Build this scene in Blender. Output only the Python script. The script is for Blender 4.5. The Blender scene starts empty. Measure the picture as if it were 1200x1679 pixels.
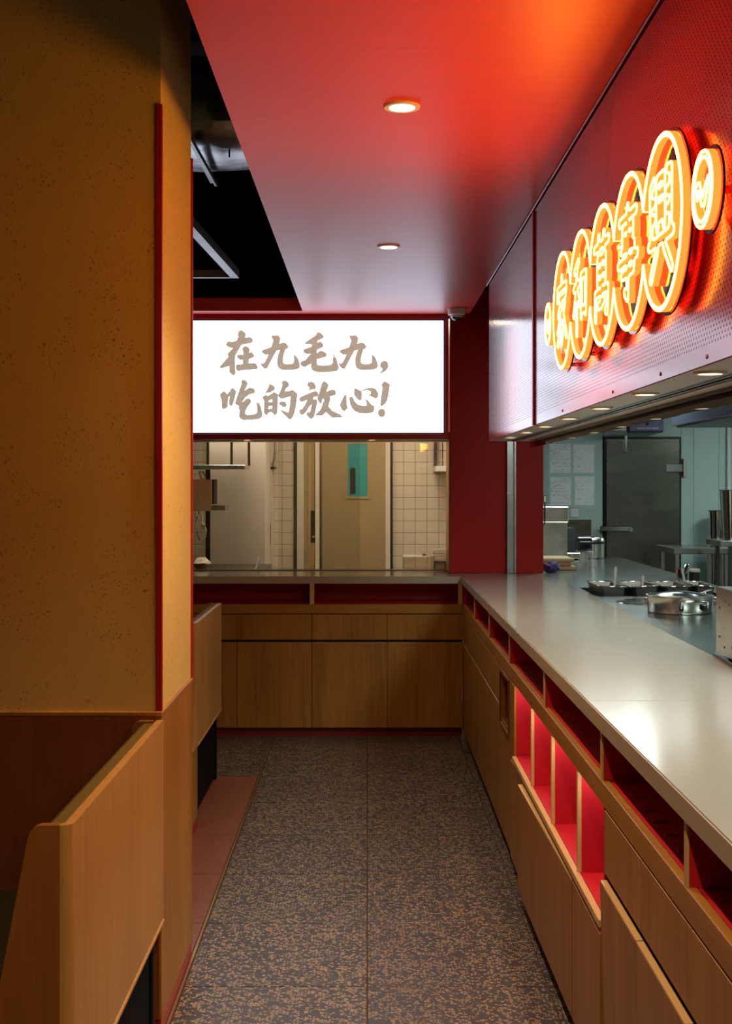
import bpy, bmesh, math, random
from mathutils import Vector, Matrix
import numpy as np

random.seed(7)
S = bpy.context.scene
COL = S.collection
# ------------------------------------------------------------------ camera
EYE = 1.65
FPX = 2090.0
VX, VY = 602.0, 793.0
cam = bpy.data.cameras.new('camera')
cam.sensor_fit = 'HORIZONTAL'
cam.sensor_width = 36.0
cam.lens = 36.0 * FPX / 1200.0
cam.shift_x = (600.0 - VX) / 1200.0
cam.shift_y = -(839.5 - VY) / 1200.0
cam.clip_end = 100
camo = bpy.data.objects.new('camera', cam)
camo.location = (0, 0, EYE)
camo.rotation_euler = (math.pi / 2, 0, 0)
COL.objects.link(camo)
S.camera = camo
# ------------------------------------------------------------------ world, exposure
W = bpy.data.worlds.new('world')
S.world = W
W.use_nodes = True
W.node_tree.nodes['Background'].inputs[0].default_value = (1.0, 0.78, 0.55, 1)
W.node_tree.nodes['Background'].inputs[1].default_value = 0.030
S.view_settings.view_transform = 'Standard'
S.view_settings.look = 'None'
S.view_settings.gamma = 1
S.view_settings.use_curve_mapping = False
S.view_settings.exposure = 0.0
S.cycles.use_denoising = True
S.cycles.max_bounces = 8
S.cycles.diffuse_bounces = 4
S.cycles.glossy_bounces = 4
S.cycles.transmission_bounces = 6
S.cycles.transparent_max_bounces = 12
S.cycles.sample_clamp_indirect = 4.0
S.cycles.caustics_reflective = False
S.cycles.caustics_refractive = False
# light levels
L_CEIL, L_CEIL_FAR, L_SOFFIT, L_SILL = 108.0, 62.0, 4.0, 2.0
E_BOX, E_INK = 2.7, 0.46
E_NEON, E_NEON_SIDE = 30.0, 7.0
E_NICHE = 26.0
E_KITCHEN, E_KITCHEN_FAR, E_PREP = 28.0, 4.0, 24.0


# ------------------------------------------------------------------ materials
def nodes(name):
    m = bpy.data.materials.new(name)
    m.use_nodes = True
    nt = m.node_tree
    b = nt.nodes['Principled BSDF']
    return m, nt, b


def N(nt, typ, **kw):
    n = nt.nodes.new(typ)
    for k, v in kw.items():
        if k.startswith('i_'):
            n.inputs[k[2:].replace('_', ' ')].default_value = v
        else:
            setattr(n, k, v)
    return n


def mathn(nt, op, a, b=None, c=None):
    n = nt.nodes.new('ShaderNodeMath')
    n.operation = op
    for i, x in enumerate((a, b, c)):
        if x is None:
            continue
        if isinstance(x, (int, float)):
            n.inputs[i].default_value = x
        else:
            nt.links.new(x, n.inputs[i])
    return n.outputs[0]


def mixc(nt, fac, a, b):
    n = nt.nodes.new('ShaderNodeMix')
    n.data_type = 'RGBA'
    for sock, x in ((n.inputs[0], fac), (n.inputs[6], a), (n.inputs[7], b)):
        if isinstance(x, (int, float)):
            sock.default_value = x
        elif isinstance(x, tuple):
            sock.default_value = (*x, 1) if len(x) == 3 else x
        else:
            nt.links.new(x, sock)
    return n.outputs[2]


def coords(nt, scale=(1, 1, 1), rot=(0, 0, 0), rnd=False):
    tc = nt.nodes.new('ShaderNodeTexCoord')
    mp = nt.nodes.new('ShaderNodeMapping')
    mp.inputs['Scale'].default_value = scale
    mp.inputs['Rotation'].default_value = rot
    src = tc.outputs['Object']
    if rnd:
        oi = nt.nodes.new('ShaderNodeObjectInfo')
        va = nt.nodes.new('ShaderNodeVectorMath')
        va.operation = 'ADD'
        cmb = nt.nodes.new('ShaderNodeCombineXYZ')
        r = mathn(nt, 'MULTIPLY', oi.outputs['Random'], 17.3)
        nt.links.new(r, cmb.inputs[0])
        nt.links.new(r, cmb.inputs[1])
        nt.links.new(r, cmb.inputs[2])
        nt.links.new(src, va.inputs[0])
        nt.links.new(cmb.outputs[0], va.inputs[1])
        src = va.outputs[0]
    nt.links.new(src, mp.inputs[0])
    return mp.outputs[0]


def noise(nt, vec, scale=5, detail=3, rough=0.5, dist=0.0):
    n = nt.nodes.new('ShaderNodeTexNoise')
    n.inputs['Scale'].default_value = scale
    n.inputs['Detail'].default_value = detail
    n.inputs['Roughness'].default_value = rough
    n.inputs['Distortion'].default_value = dist
    nt.links.new(vec, n.inputs['Vector'])
    return n.outputs[0]


def ramp(nt, fac, lo, hi):
    n = nt.nodes.new('ShaderNodeMapRange')
    n.inputs[1].default_value = lo
    n.inputs[2].default_value = hi
    n.clamp = True
    nt.links.new(fac, n.inputs[0])
    return n.outputs[0]


def bump(nt, b, h, strength=0.2, dist=0.002):
    n = nt.nodes.new('ShaderNodeBump')
    n.inputs['Strength'].default_value = strength
    n.inputs['Distance'].default_value = dist
    nt.links.new(h, n.inputs['Height'])
    nt.links.new(n.outputs[0], b.inputs['Normal'])


def plain(name, col, rough=0.5, metal=0.0, spec=0.5, var=0.06, nscale=12, bmp=0.0, stretch=(1, 1, 1)):
    m, nt, b = nodes(name)
    v = coords(nt, stretch)
    f = noise(nt, v, nscale, 4)
    c1 = tuple(max(0, c * (1 - var)) for c in col)
    c2 = tuple(min(1, c * (1 + var)) for c in col)
    nt.links.new(mixc(nt, f, c1, c2), b.inputs['Base Color'])
    b.inputs['Roughness'].default_value = rough
    b.inputs['Metallic'].default_value = metal
    b.inputs['Specular IOR Level'].default_value = spec
    if bmp:
        bump(nt, b, f, bmp, 0.002)
    return m


def wood(name, c1, c2, rough=0.42, axis='z'):
    m, nt, b = nodes(name)
    sc = {'z': (1, 1, 0.05), 'y': (1, 0.05, 1), 'x': (0.05, 1, 1)}[axis]
    v = coords(nt, sc, rnd=True)
    f1 = noise(nt, v, 55, 4, 0.6)
    f2 = noise(nt, v, 9, 3, 0.55, 0.6)
    f3 = noise(nt, v, 240, 2, 0.5)
    f = mathn(nt, 'ADD', mathn(nt, 'MULTIPLY', f1, 0.40), mathn(nt, 'MULTIPLY', f2, 0.42))
    f = mathn(nt, 'ADD', f, mathn(nt, 'MULTIPLY', f3, 0.18))
    f = ramp(nt, f, 0.32, 0.66)
    nt.links.new(mixc(nt, f, c1, c2), b.inputs['Base Color'])
    b.inputs['Roughness'].default_value = rough
    b.inputs['Specular IOR Level'].default_value = 0.4
    bump(nt, b, f3, 0.06, 0.001)
    return m


def emit(name, col, s, var=0.0):
    m, nt, b = nodes(name)
    b.inputs['Base Color'].default_value = (*[c * 0.5 for c in col], 1)
    if var:
        v = coords(nt)
        f = noise(nt, v, 45, 3, 0.7)
        nt.links.new(mixc(nt, ramp(nt, f, 0.35, 0.65), tuple(c * (1 - var) for c in col), col), b.inputs['Emission Color'])
    else:
        b.inputs['Emission Color'].default_value = (*col, 1)
    b.inputs['Emission Strength'].default_value = s
    b.inputs['Roughness'].default_value = 0.6
    return m


def terrazzo(name, base1, base2, chip1, chip2, scale=80, thr=0.42, rough=0.38):
    m, nt, b = nodes(name)
    v = coords(nt, rnd=True)
    vo = N(nt, 'ShaderNodeTexVoronoi', feature='F1')
    vo.inputs['Scale'].default_value = scale
    ve = N(nt, 'ShaderNodeTexVoronoi', feature='DISTANCE_TO_EDGE')
    ve.inputs['Scale'].default_value = scale
    nt.links.new(v, vo.inputs['Vector'])
    nt.links.new(v, ve.inputs['Vector'])
    sep = nt.nodes.new('ShaderNodeSeparateColor')
    nt.links.new(vo.outputs['Color'], sep.inputs[0])
    pick = mathn(nt, 'GREATER_THAN', sep.outputs[0], thr)
    size = mathn(nt, 'MULTIPLY_ADD', sep.outputs[1], 0.16, 0.05)
    inside = mathn(nt, 'GREATER_THAN', ve.outputs['Distance'], size)
    chip = mathn(nt, 'MULTIPLY', pick, inside)
    big = noise(nt, v, 2.2, 3)
    base = mixc(nt, big, base1, base2)
    chipc = mixc(nt, sep.outputs[2], chip1, chip2)
    nt.links.new(mixc(nt, chip, base, chipc), b.inputs['Base Color'])
    b.inputs['Roughness'].default_value = rough
    b.inputs['Specular IOR Level'].default_value = 0.5
    return m


def straw_plaster(name, c1, c2, fleck):
    m, nt, b = nodes(name)
    v = coords(nt)
    big = noise(nt, v, 3, 4)
    col = mixc(nt, big, c1, c2)
    mask = None
    for k, (rot, sc, thr, cut) in enumerate([((0.3, 0.6, 0.2), (48, 48, 140), 0.20, 0.55), ((1.2, 0.3, 0.9), (120, 48, 48), 0.22, 0.6),
                                             ((0.2, 1.1, 2.0), (42, 110, 42), 0.18, 0.6), ((0, 0.2, 0.1), (150, 150, 46), 0.22, 0.6), ((2.1, 0.2, 0.3), (75, 75, 75), 0.22, 0.8)]):
        vv = coords(nt, sc, rot)
        vo = N(nt, 'ShaderNodeTexVoronoi', feature='F1')
        vo.inputs['Scale'].default_value = 1.0
        nt.links.new(vv, vo.inputs['Vector'])
        sep = nt.nodes.new('ShaderNodeSeparateColor')
        nt.links.new(vo.outputs['Color'], sep.inputs[0])
        a = mathn(nt, 'LESS_THAN', vo.outputs['Distance'], thr)
        p = mathn(nt, 'GREATER_THAN', sep.outputs[0], cut)
        o = mathn(nt, 'MULTIPLY', mathn(nt, 'MULTIPLY', a, p), mathn(nt, 'MULTIPLY_ADD', sep.outputs[1], 0.6, 0.1))
        mask = o if mask is None else mathn(nt, 'MAXIMUM', mask, o)
    clump = ramp(nt, noise(nt, v, 9, 2), 0.40, 0.58)
    mask = mathn(nt, 'MULTIPLY', mask, mathn(nt, 'MULTIPLY_ADD', clump, 0.8, 0.2))
    nt.links.new(mixc(nt, mask, col, fleck), b.inputs['Base Color'])
    b.inputs['Roughness'].default_value = 0.75
    bump(nt, b, noise(nt, v, 160, 3), 0.12, 0.002)
    return m


def perforated(name, col, hole):
    m, nt, b = nodes(name)
    tc = nt.nodes.new('ShaderNodeTexCoord')
    sep = nt.nodes.new('ShaderNodeSeparateXYZ')
    geo = nt.nodes.new('ShaderNodeNewGeometry')
    nt.links.new(geo.outputs['Position'], sep.inputs[0])
    Y, Z = sep.outputs[1], sep.outputs[2]
    ds = []
    for off in (0.0, 0.5):
        fy = mathn(nt, 'SUBTRACT', mathn(nt, 'FRACT', mathn(nt, 'ADD', mathn(nt, 'DIVIDE', Y, 0.02), off)), 0.5)
        fz = mathn(nt, 'SUBTRACT', mathn(nt, 'FRACT', mathn(nt, 'ADD', mathn(nt, 'DIVIDE', Z, 0.0204), off)), 0.5)
        ds.append(mathn(nt, 'SQRT', mathn(nt, 'ADD', mathn(nt, 'MULTIPLY', fy, fy), mathn(nt, 'MULTIPLY', fz, fz))))
    d = mathn(nt, 'MINIMUM', ds[0], ds[1])
    mask = mathn(nt, 'LESS_THAN', d, 0.125)
    inb = mathn(nt, 'MULTIPLY', mathn(nt, 'GREATER_THAN', Z, 1.922), mathn(nt, 'LESS_THAN', Z, 2.735))
    mask = mathn(nt, 'MULTIPLY', mask, inb)
    nt.links.new(mixc(nt, mask, col, hole), b.inputs['Base Color'])
    r = mathn(nt, 'MULTIPLY_ADD', mask, 0.6, 0.16)
    nt.links.new(r, b.inputs['Roughness'])
    sp = mathn(nt, 'MULTIPLY_ADD', mask, -0.3, 0.3)
    nt.links.new(sp, b.inputs['Specular IOR Level'])
    v = coords(nt)
    bump(nt, b, noise(nt, v, 5, 3), 0.10, 0.006)
    return m


def glass(name, tint=(1, 1, 1), refl=0.06, rough=0.0):
    m = bpy.data.materials.new(name)
    m.use_nodes = True
    nt = m.node_tree
    for n in list(nt.nodes):
        nt.nodes.remove(n)
    out = nt.nodes.new('ShaderNodeOutputMaterial')
    tr = nt.nodes.new('ShaderNodeBsdfTransparent')
    tr.inputs[0].default_value = (*tint, 1)
    gl = nt.nodes.new('ShaderNodeBsdfGlossy')
    gl.inputs[1].default_value = rough
    fr = nt.nodes.new('ShaderNodeFresnel')
    fr.inputs[0].default_value = 1.45
    mx = nt.nodes.new('ShaderNodeMixShader')
    f = mathn(nt, 'MAXIMUM', fr.outputs[0], refl)
    nt.links.new(f, mx.inputs[0])
    nt.links.new(tr.outputs[0], mx.inputs[1])
    nt.links.new(gl.outputs[0], mx.inputs[2])
    nt.links.new(mx.outputs[0], out.inputs[0])
    return m


def steel(name, col=(0.62, 0.6, 0.56), rough=0.25, stretch=(1, 1, 1), bmp=0.05, nscale=6):
    m, nt, b = nodes(name)
    v = coords(nt, stretch)
    f = noise(nt, v, nscale, 4)
    nt.links.new(mixc(nt, f, tuple(c * 0.86 for c in col), col), b.inputs['Base Color'])
    b.inputs['Metallic'].default_value = 1.0
    r = mathn(nt, 'MULTIPLY_ADD', f, 0.14, rough - 0.07)
    nt.links.new(r, b.inputs['Roughness'])
    bump(nt, b, f, bmp, 0.004)
    return m


def printed(name, paper, ink, pitch, thresh):
    m, nt, b = nodes(name)
    tc = nt.nodes.new('ShaderNodeTexCoord')
    sep = nt.nodes.new('ShaderNodeSeparateXYZ')
    nt.links.new(tc.outputs['Object'], sep.inputs[0])
    row = mathn(nt, 'FRACT', mathn(nt, 'DIVIDE', sep.outputs[2], pitch))
    line = mathn(nt, 'LESS_THAN', row, 0.5)
    cmb = nt.nodes.new('ShaderNodeCombineXYZ')
    nt.links.new(mathn(nt, 'MULTIPLY', sep.outputs[0], 90), cmb.inputs[0])
    nt.links.new(mathn(nt, 'MULTIPLY', mathn(nt, 'FLOOR', mathn(nt, 'DIVIDE', sep.outputs[2], pitch)), 7.31), cmb.inputs[2])
    n = noise(nt, cmb.outputs[0], 0.8, 1)
    cm2 = nt.nodes.new('ShaderNodeCombineXYZ')
    nt.links.new(mathn(nt, 'MULTIPLY', sep.outputs[0], 3), cm2.inputs[0])
    nt.links.new(mathn(nt, 'MULTIPLY', sep.outputs[2], 34), cm2.inputs[2])
    blk = mathn(nt, 'GREATER_THAN', noise(nt, cm2.outputs[0], 1.0, 0), 0.48)
    on = mathn(nt, 'MULTIPLY', mathn(nt, 'MULTIPLY', line, blk), mathn(nt, 'GREATER_THAN', n, thresh))
    nt.links.new(mixc(nt, on, paper, ink), b.inputs['Base Color'])
    b.inputs['Roughness'].default_value = 0.35
    return m


M = {}
WC1, WC2 = (0.25, 0.100, 0.014), (0.46, 0.218, 0.037)
M['wood'] = wood('ash_wood', WC1, WC2)
M['wood_h'] = wood('ash_wood_horizontal', WC1, WC2, axis='y')
M['wood_x'] = wood('ash_wood_along', WC1, WC2, axis='x')
M['wood_light'] = wood('ash_wood_pale', (0.36, 0.175, 0.045), (0.53, 0.29, 0.085))
M['wood_end_shade'] = wood('shaded_end_panel_wood', (0.19, 0.065, 0.010), (0.31, 0.120, 0.020))  # bench wood darkened: shading of the unlit end faces put into the colour
M['wood_dark'] = wood('stained_wood', (0.17, 0.045, 0.012), (0.27, 0.085, 0.022), 0.35)
M['edge'] = plain('edge_band', (0.62, 0.40, 0.16), 0.4)
M['plaster'] = straw_plaster('straw_plaster', (0.66, 0.47, 0.145), (0.74, 0.54, 0.190), (0.10, 0.045, 0.012))
M['red'] = plain('red_paint', (0.42, 0.012, 0.007), 0.5, spec=0.2, bmp=0.02)
M['red_trim'] = plain('red_trim_paint', (0.36, 0.008, 0.010), 0.35)
M['red_shelf'] = plain('red_laminate', (0.50, 0.010, 0.022), 0.4)
M['red_ceiling'] = plain('red_ceiling_paint', (0.66, 0.052, 0.032), 0.38, spec=0.40, bmp=0.15, nscale=10, stretch=(0.25, 3, 1), var=0.1)
M['perf'] = perforated('perforated_red_metal', (0.46, 0.010, 0.016), (0.06, 0.002, 0.006))
M['red_gloss'] = plain('red_gloss_metal', (0.46, 0.010, 0.016), 0.3)
M['kick'] = plain('dark_kick', (0.022, 0.014, 0.012), 0.5)
M['kick_red'] = plain('red_kick', (0.17, 0.012, 0.012), 0.45)
M['carcass'] = plain('dark_board', (0.025, 0.012, 0.007), 0.7)
M['black'] = plain('black_paint', (0.004, 0.004, 0.005), 0.8, spec=0.1)
M['black_metal'] = plain('black_metal', (0.004, 0.004, 0.004), 0.7, spec=0.1)
M['black_plastic'] = plain('black_plastic', (0.012, 0.013, 0.014), 0.3)
M['grey_plastic'] = plain('grey_plastic', (0.05, 0.052, 0.05), 0.5)
M['white_plastic'] = plain('white_plastic', (0.72, 0.70, 0.66), 0.35)
M['cream'] = plain('cream_enamel', (0.80, 0.72, 0.58), 0.35)
M['quartz'] = plain('quartz_top', (0.34, 0.325, 0.275), 0.14, nscale=160, var=0.08, spec=0.5)
M['quartz_edge'] = plain('quartz_top_edge', (0.44, 0.37, 0.28), 0.35, nscale=160, var=0.08)
M['steel'] = steel('brushed_steel')
M['steel_top'] = steel('steel_counter_top', (0.36, 0.41, 0.40), 0.20, (1, 1, 1), 0.03, 3)
M['steel_door'] = steel('steel_door_sheet', (0.22, 0.21, 0.17), 0.27, (0.6, 1, 3), 0.10, 2)
M['steel_dark'] = steel('dark_steel', (0.16, 0.16, 0.15), 0.35)
M['steel_warm'] = steel('warm_steel', (0.74, 0.68, 0.58), 0.24, (1, 1, 1), 0.12, 9)
M['spoon_steel'] = plain('spoon_steel', (0.66, 0.62, 0.56), 0.25, 0.45)
M['pan_steel'] = steel('pan_steel', (0.26, 0.25, 0.21), 0.48)
M['chrome'] = steel('polished_steel', (0.78, 0.77, 0.74), 0.10, (1, 1, 1), 0.0)
M['soffit'] = plain('soffit_paint', (0.60, 0.53, 0.49), 0.35)
M['frame_steel'] = steel('weathered_steel', (0.20, 0.20, 0.21), 0.45, (1, 1, 1), 0.15, 20)
M['galv'] = steel('galvanised_steel', (0.42, 0.42, 0.43), 0.36, (1, 1, 1), 0.15, 20)
M['brass'] = steel('brass', (0.72, 0.48, 0.20), 0.3)
M['foil'] = steel('foil_wrap', (0.30, 0.30, 0.32), 0.28, (0.35, 1, 1), 1.0, 9)
M['terrazzo'] = terrazzo('grey_terrazzo', (0.036, 0.029, 0.026), (0.062, 0.050, 0.044), (0.24, 0.175, 0.10), (0.36, 0.26, 0.16), 84, 0.40)
M['terrazzo_red'] = terrazzo('red_terrazzo', (0.17, 0.050, 0.022), (0.21, 0.062, 0.028), (0.25, 0.105, 0.06), (0.30, 0.16, 0.10), 150, 0.62, 0.36)
M['grout'] = plain('grout', (0.085, 0.05, 0.028), 0.8)
M['tile'] = plain('cream_glazed_tile', (0.66, 0.60, 0.48), 0.22, nscale=3)
M['tile_grout'] = plain('dark_grout', (0.07, 0.055, 0.04), 0.8)
M['teal_panel'] = plain('pale_teal_panel', (0.40, 0.53, 0.50), 0.45, var=0.04)
M['door_tan'] = plain('tan_door_paint', (0.36, 0.27, 0.14), 0.4)
M['grey_panel'] = plain('grey_panel', (0.66, 0.63, 0.55), 0.4)
M['olive'] = plain('olive_upholstery', (0.13, 0.085, 0.018), 0.85, spec=0.15, bmp=0.1)
M['seat'] = plain('dark_olive_seat', (0.022, 0.015, 0.004), 0.8, spec=0.1)
M['lavender'] = plain('grey_lavender_vinyl', (0.22, 0.19, 0.17), 0.3)
M['violet'] = plain('violet_enamel', (0.16, 0.15, 0.30), 0.35)
M['cloth'] = plain('purple_cloth', (0.10, 0.08, 0.27), 0.85, bmp=0.4, nscale=40)
M['boxlight'] = emit('lit_acrylic', (0.76, 0.84, 1.0), E_BOX)
M['ink'] = emit('taupe_ink_on_lit_acrylic', (0.90, 0.78, 0.60), E_INK, 0.18)
M['neon'] = emit('neon_front', (1.0, 0.50, 0.035), E_NEON)
M['neon_side'] = emit('neon_side', (1.0, 0.058, 0.008), E_NEON_SIDE)
M['lamp'] = emit('lamp_lens', (1.0, 0.80, 0.52), 14.0)
M['lamp_soft'] = emit('lamp_lens_soft', (1.0, 0.78, 0.50), 5.0)
M['led'] = emit('led_strip', (1.0, 0.86, 0.78), E_NICHE)
M['kitchen_led'] = emit('kitchen_panel_light', (0.86, 1.0, 0.96), E_KITCHEN)
M['kitchen_led_far'] = emit('kitchen_far_panel_light', (0.86, 1.0, 0.96), E_KITCHEN_FAR)
M['prep_led'] = emit('prep_panel_light', (1.0, 0.84, 0.62), E_PREP)
M['pane'] = glass('window_glass', (0.93, 0.94, 0.92), 0.05)
M['acrylic'] = glass('clear_acrylic', (0.80, 0.80, 0.82), 0.10, 0.08)
M['acrylic_smoke'] = glass('thin_clear_glass', (0.86, 0.95, 0.93), 0.10)
M['teal_glass'] = glass('teal_door_glass', (0.25, 0.62, 0.62), 0.08)
M['plastic_clear'] = glass('clear_plastic', (0.94, 0.92, 0.87), 0.05, 0.1)
M['dark_dome'] = plain('dark_dome', (0.02, 0.02, 0.025), 0.06, spec=0.8)
M['paper'] = printed('printed_paper', (0.86, 0.88, 0.90), (0.45, 0.49, 0.51), 0.013, 0.50)
M['paper2'] = printed('printed_form', (0.86, 0.88, 0.90), (0.52, 0.56, 0.58), 0.020, 0.56)
M['sleeve'] = glass('plastic_sleeve', (0.94, 0.96, 0.96), 0.05, 0.1)
M['white_cloth'] = plain('white_paper', (0.72, 0.66, 0.55), 0.9, bmp=0.3)
M['amber'] = plain('amber_food', (0.42, 0.17, 0.03), 0.3)
M['yellow'] = plain('yellow_tag', (0.62, 0.42, 0.04), 0.5)
M['red_led'] = emit('red_indicator', (1.0, 0.05, 0.04), 0.25)
M['beige_metal'] = plain('beige_metal', (0.60, 0.50, 0.33), 0.35)
M['mottle'] = steel('mottled_steel', (0.20, 0.17, 0.12), 0.3, (1, 1, 1), 1.0, 14)


# ------------------------------------------------------------------ mesh helpers
class MB:
    def __init__(self):
        self.v, self.f, self.m = [], [], []

    def add(self, vs, fs, m=0):
        o = len(self.v)
        self.v += [tuple(p) for p in vs]
        for f in fs:
            self.f.append(tuple(i + o for i in f))
            self.m.append(m)
        return self

    def box(self, x0, x1, y0, y1, z0, z1, b=0.0, m=0):
        x0, x1 = min(x0, x1), max(x0, x1)
        y0, y1 = min(y0, y1), max(y0, y1)
        z0, z1 = min(z0, z1), max(z0, z1)
        if b <= 0:
            vs = [(x, y, z) for x in (x0, x1) for y in (y0, y1) for z in (z0, z1)]
            return self.add(vs, [(0, 1, 3, 2), (4, 6, 7, 5), (0, 4, 5, 1), (2, 3, 7, 6), (0, 2, 6, 4), (1, 5, 7, 3)], m)
        b = min(b, (x1 - x0) * 0.45, (y1 - y0) * 0.45, (z1 - z0) * 0.45)
        vs, idx = [], {}
        for sx in (0, 1):
            for sy in (0, 1):
                for sz in (0, 1):
                    X, Y, Z = (x0, x1)[sx], (y0, y1)[sy], (z0, z1)[sz]
                    ix, iy, iz = (b, -b)[sx], (b, -b)[sy], (b, -b)[sz]
                    for a, p in (('x', (X, Y + iy, Z + iz)), ('y', (X + ix, Y, Z + iz)), ('z', (X + ix, Y + iy, Z))):
                        idx[(sx, sy, sz, a)] = len(vs)
                        vs.append(p)
        g = lambda sx, sy, sz, a: idx[(sx, sy, sz, a)]
        fs = []
        for s in (0, 1):
            fs.append([g(s, 0, 0, 'x'), g(s, 1, 0, 'x'), g(s, 1, 1, 'x'), g(s, 0, 1, 'x')])
            fs.append([g(0, s, 0, 'y'), g(1, s, 0, 'y'), g(1, s, 1, 'y'), g(0, s, 1, 'y')])
            fs.append([g(0, 0, s, 'z'), g(1, 0, s, 'z'), g(1, 1, s, 'z'), g(0, 1, s, 'z')])
        for s in (0, 1):
            for t in (0, 1):
                fs.append([g(s, t, 0, 'x'), g(s, t, 1, 'x'), g(s, t, 1, 'y'), g(s, t, 0, 'y')])
                fs.append([g(s, 0, t, 'x'), g(s, 1, t, 'x'), g(s, 1, t, 'z'), g(s, 0, t, 'z')])
                fs.append([g(0, s, t, 'y'), g(1, s, t, 'y'), g(1, s, t, 'z'), g(0, s, t, 'z')])
        for sx in (0, 1):
            for sy in (0, 1):
                for sz in (0, 1):
                    fs.append([g(sx, sy, sz, a) for a in 'xyz'])
        return self.add(vs, fs, m)

    def prism(self, poly, axis, a0, a1, m=0):
        """poly: 2D points; axis 'x': (y,z); 'y': (x,z); 'z': (x,y)"""
        def p3(p, a):
            return {'x': (a, p[0], p[1]), 'y': (p[0], a, p[1]), 'z': (p[0], p[1], a)}[axis]
        n = len(poly)
        vs = [p3(p, a0) for p in poly] + [p3(p, a1) for p in poly]
        fs = [tuple(range(n)), tuple(range(2 * n - 1, n - 1, -1))] + [(i, (i + 1) % n, n + (i + 1) % n, n + i) for i in range(n)]
        return self.add(vs, fs, m)

    def lathe(self, prof, c=(0, 0, 0), n=32, axis='z', m=0, ms=None):
        """prof: (r, h) pairs along the axis"""
        vs, fs = [], []
        k = len(prof)
        for i in range(n):
            a = 2 * math.pi * i / n
            for r, h in prof:
                p = {'z': (r * math.cos(a), r * math.sin(a), h), 'y': (r * math.cos(a), h, r * math.sin(a)), 'x': (h, r * math.cos(a), r * math.sin(a))}[axis]
                vs.append((c[0] + p[0], c[1] + p[1], c[2] + p[2]))
        o = len(self.v)
        self.v += vs
        for i in range(n):
            j = (i + 1) % n
            for t in range(k - 1):
                self.f.append((o + i * k + t, o + j * k + t, o + j * k + t + 1, o + i * k + t + 1))
                self.m.append(ms[t] if ms else m)
        return self

    def cyl(self, c, r, h, n=24, axis='z', m=0, r2=None, b=0.0):
        r2 = r if r2 is None else r2
        return self.lathe([(0.0001, 0), (r - b, 0), (r, b), (r2, h - b), (r2 - b, h), (0.0001, h)], c, n, axis, m)

    def tube(self, pts, r, n=8, closed=False, m=0):
        pts = [Vector(p) for p in pts]
        k = len(pts)
        rs = r if isinstance(r, (list, tuple)) else [r] * k
        vs, fs = [], []
        up = Vector((0.123, 0.31, 0.94)).normalized()
        for i, p in enumerate(pts):
            a = pts[i - 1] if (i or closed) else p
            b = pts[(i + 1) % k] if (i < k - 1 or closed) else p
            t = (b - a).normalized()
            x = t.cross(up)
            if x.length < 0.05:
                x = t.cross(Vector((1, 0, 0)))
            x.normalize()
            y = t.cross(x)
            for j in range(n):
                an = 2 * math.pi * j / n
                vs.append(p + (x * math.cos(an) + y * math.sin(an)) * rs[i])
        for i in range(k if closed else k - 1):
            q = (i + 1) % k
            for j in range(n):
                fs.append((i * n + j, i * n + (j + 1) % n, q * n + (j + 1) % n, q * n + j))
        if not closed:
            fs += [tuple(range(n)), tuple(range((k - 1) * n, k * n))]
        return self.add(vs, fs, m)

    def strip(self, pts, w, x_back, x_front, closed=True, mf=0, ms=1):
        """neon strip along (y,z) points: standing on x_back, lit face at x_front"""
        k = len(pts)
        P = [Vector((p[0], p[1])) for p in pts]
        h = w / 2
        d = x_front - x_back
        prof = [(-h, x_back), (-h, x_front - d * 0.15), (-h * 0.62, x_front), (h * 0.62, x_front), (h, x_front - d * 0.15), (h, x_back)]
        mats = [ms, mf, mf, mf, ms]
        vs = []
        for i, p in enumerate(P):
            a = P[i - 1] if (i or closed) else p
            b = P[(i + 1) % k] if (i < k - 1 or closed) else p
            t = (b - a)
            if t.length < 1e-9:
                t = Vector((1, 0))
            t.normalize()
            nrm = Vector((-t.y, t.x))
            for o, x in prof:
                q = p + nrm * o
                vs.append((x, q.x, q.y))
        o0 = len(self.v)
        self.v += vs
        n = len(prof)
        for i in range(k if closed else k - 1):
            q = (i + 1) % k
            for j in range(n - 1):
                self.f.append((o0 + i * n + j, o0 + i * n + j + 1, o0 + q * n + j + 1, o0 + q * n + j))
                self.m.append(mats[j])
        if not closed:
            self.f.append(tuple(o0 + j for j in range(n)))
            self.m.append(mf)
            self.f.append(tuple(o0 + (k - 1) * n + j for j in range(n)))
            self.m.append(mf)
        return self

    def rotz(self, c, ang):
        ca, sa = math.cos(ang), math.sin(ang)
        self.v = [(c[0] + (x - c[0]) * ca - (y - c[1]) * sa, c[1] + (x - c[0]) * sa + (y - c[1]) * ca, z) for x, y, z in self.v]
        return self

    def roty(self, c, ang):
        ca, sa = math.cos(ang), math.sin(ang)
        self.v = [(c[0] + (x - c[0]) * ca + (z - c[2]) * sa, y, c[2] - (x - c[0]) * sa + (z - c[2]) * ca) for x, y, z in self.v]
        return self

    def rotx(self, c, ang):
        ca, sa = math.cos(ang), math.sin(ang)
        self.v = [(x, c[1] + (y - c[1]) * ca - (z - c[2]) * sa, c[2] + (y - c[1]) * sa + (z - c[2]) * ca) for x, y, z in self.v]
        return self


BASE = {}


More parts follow.
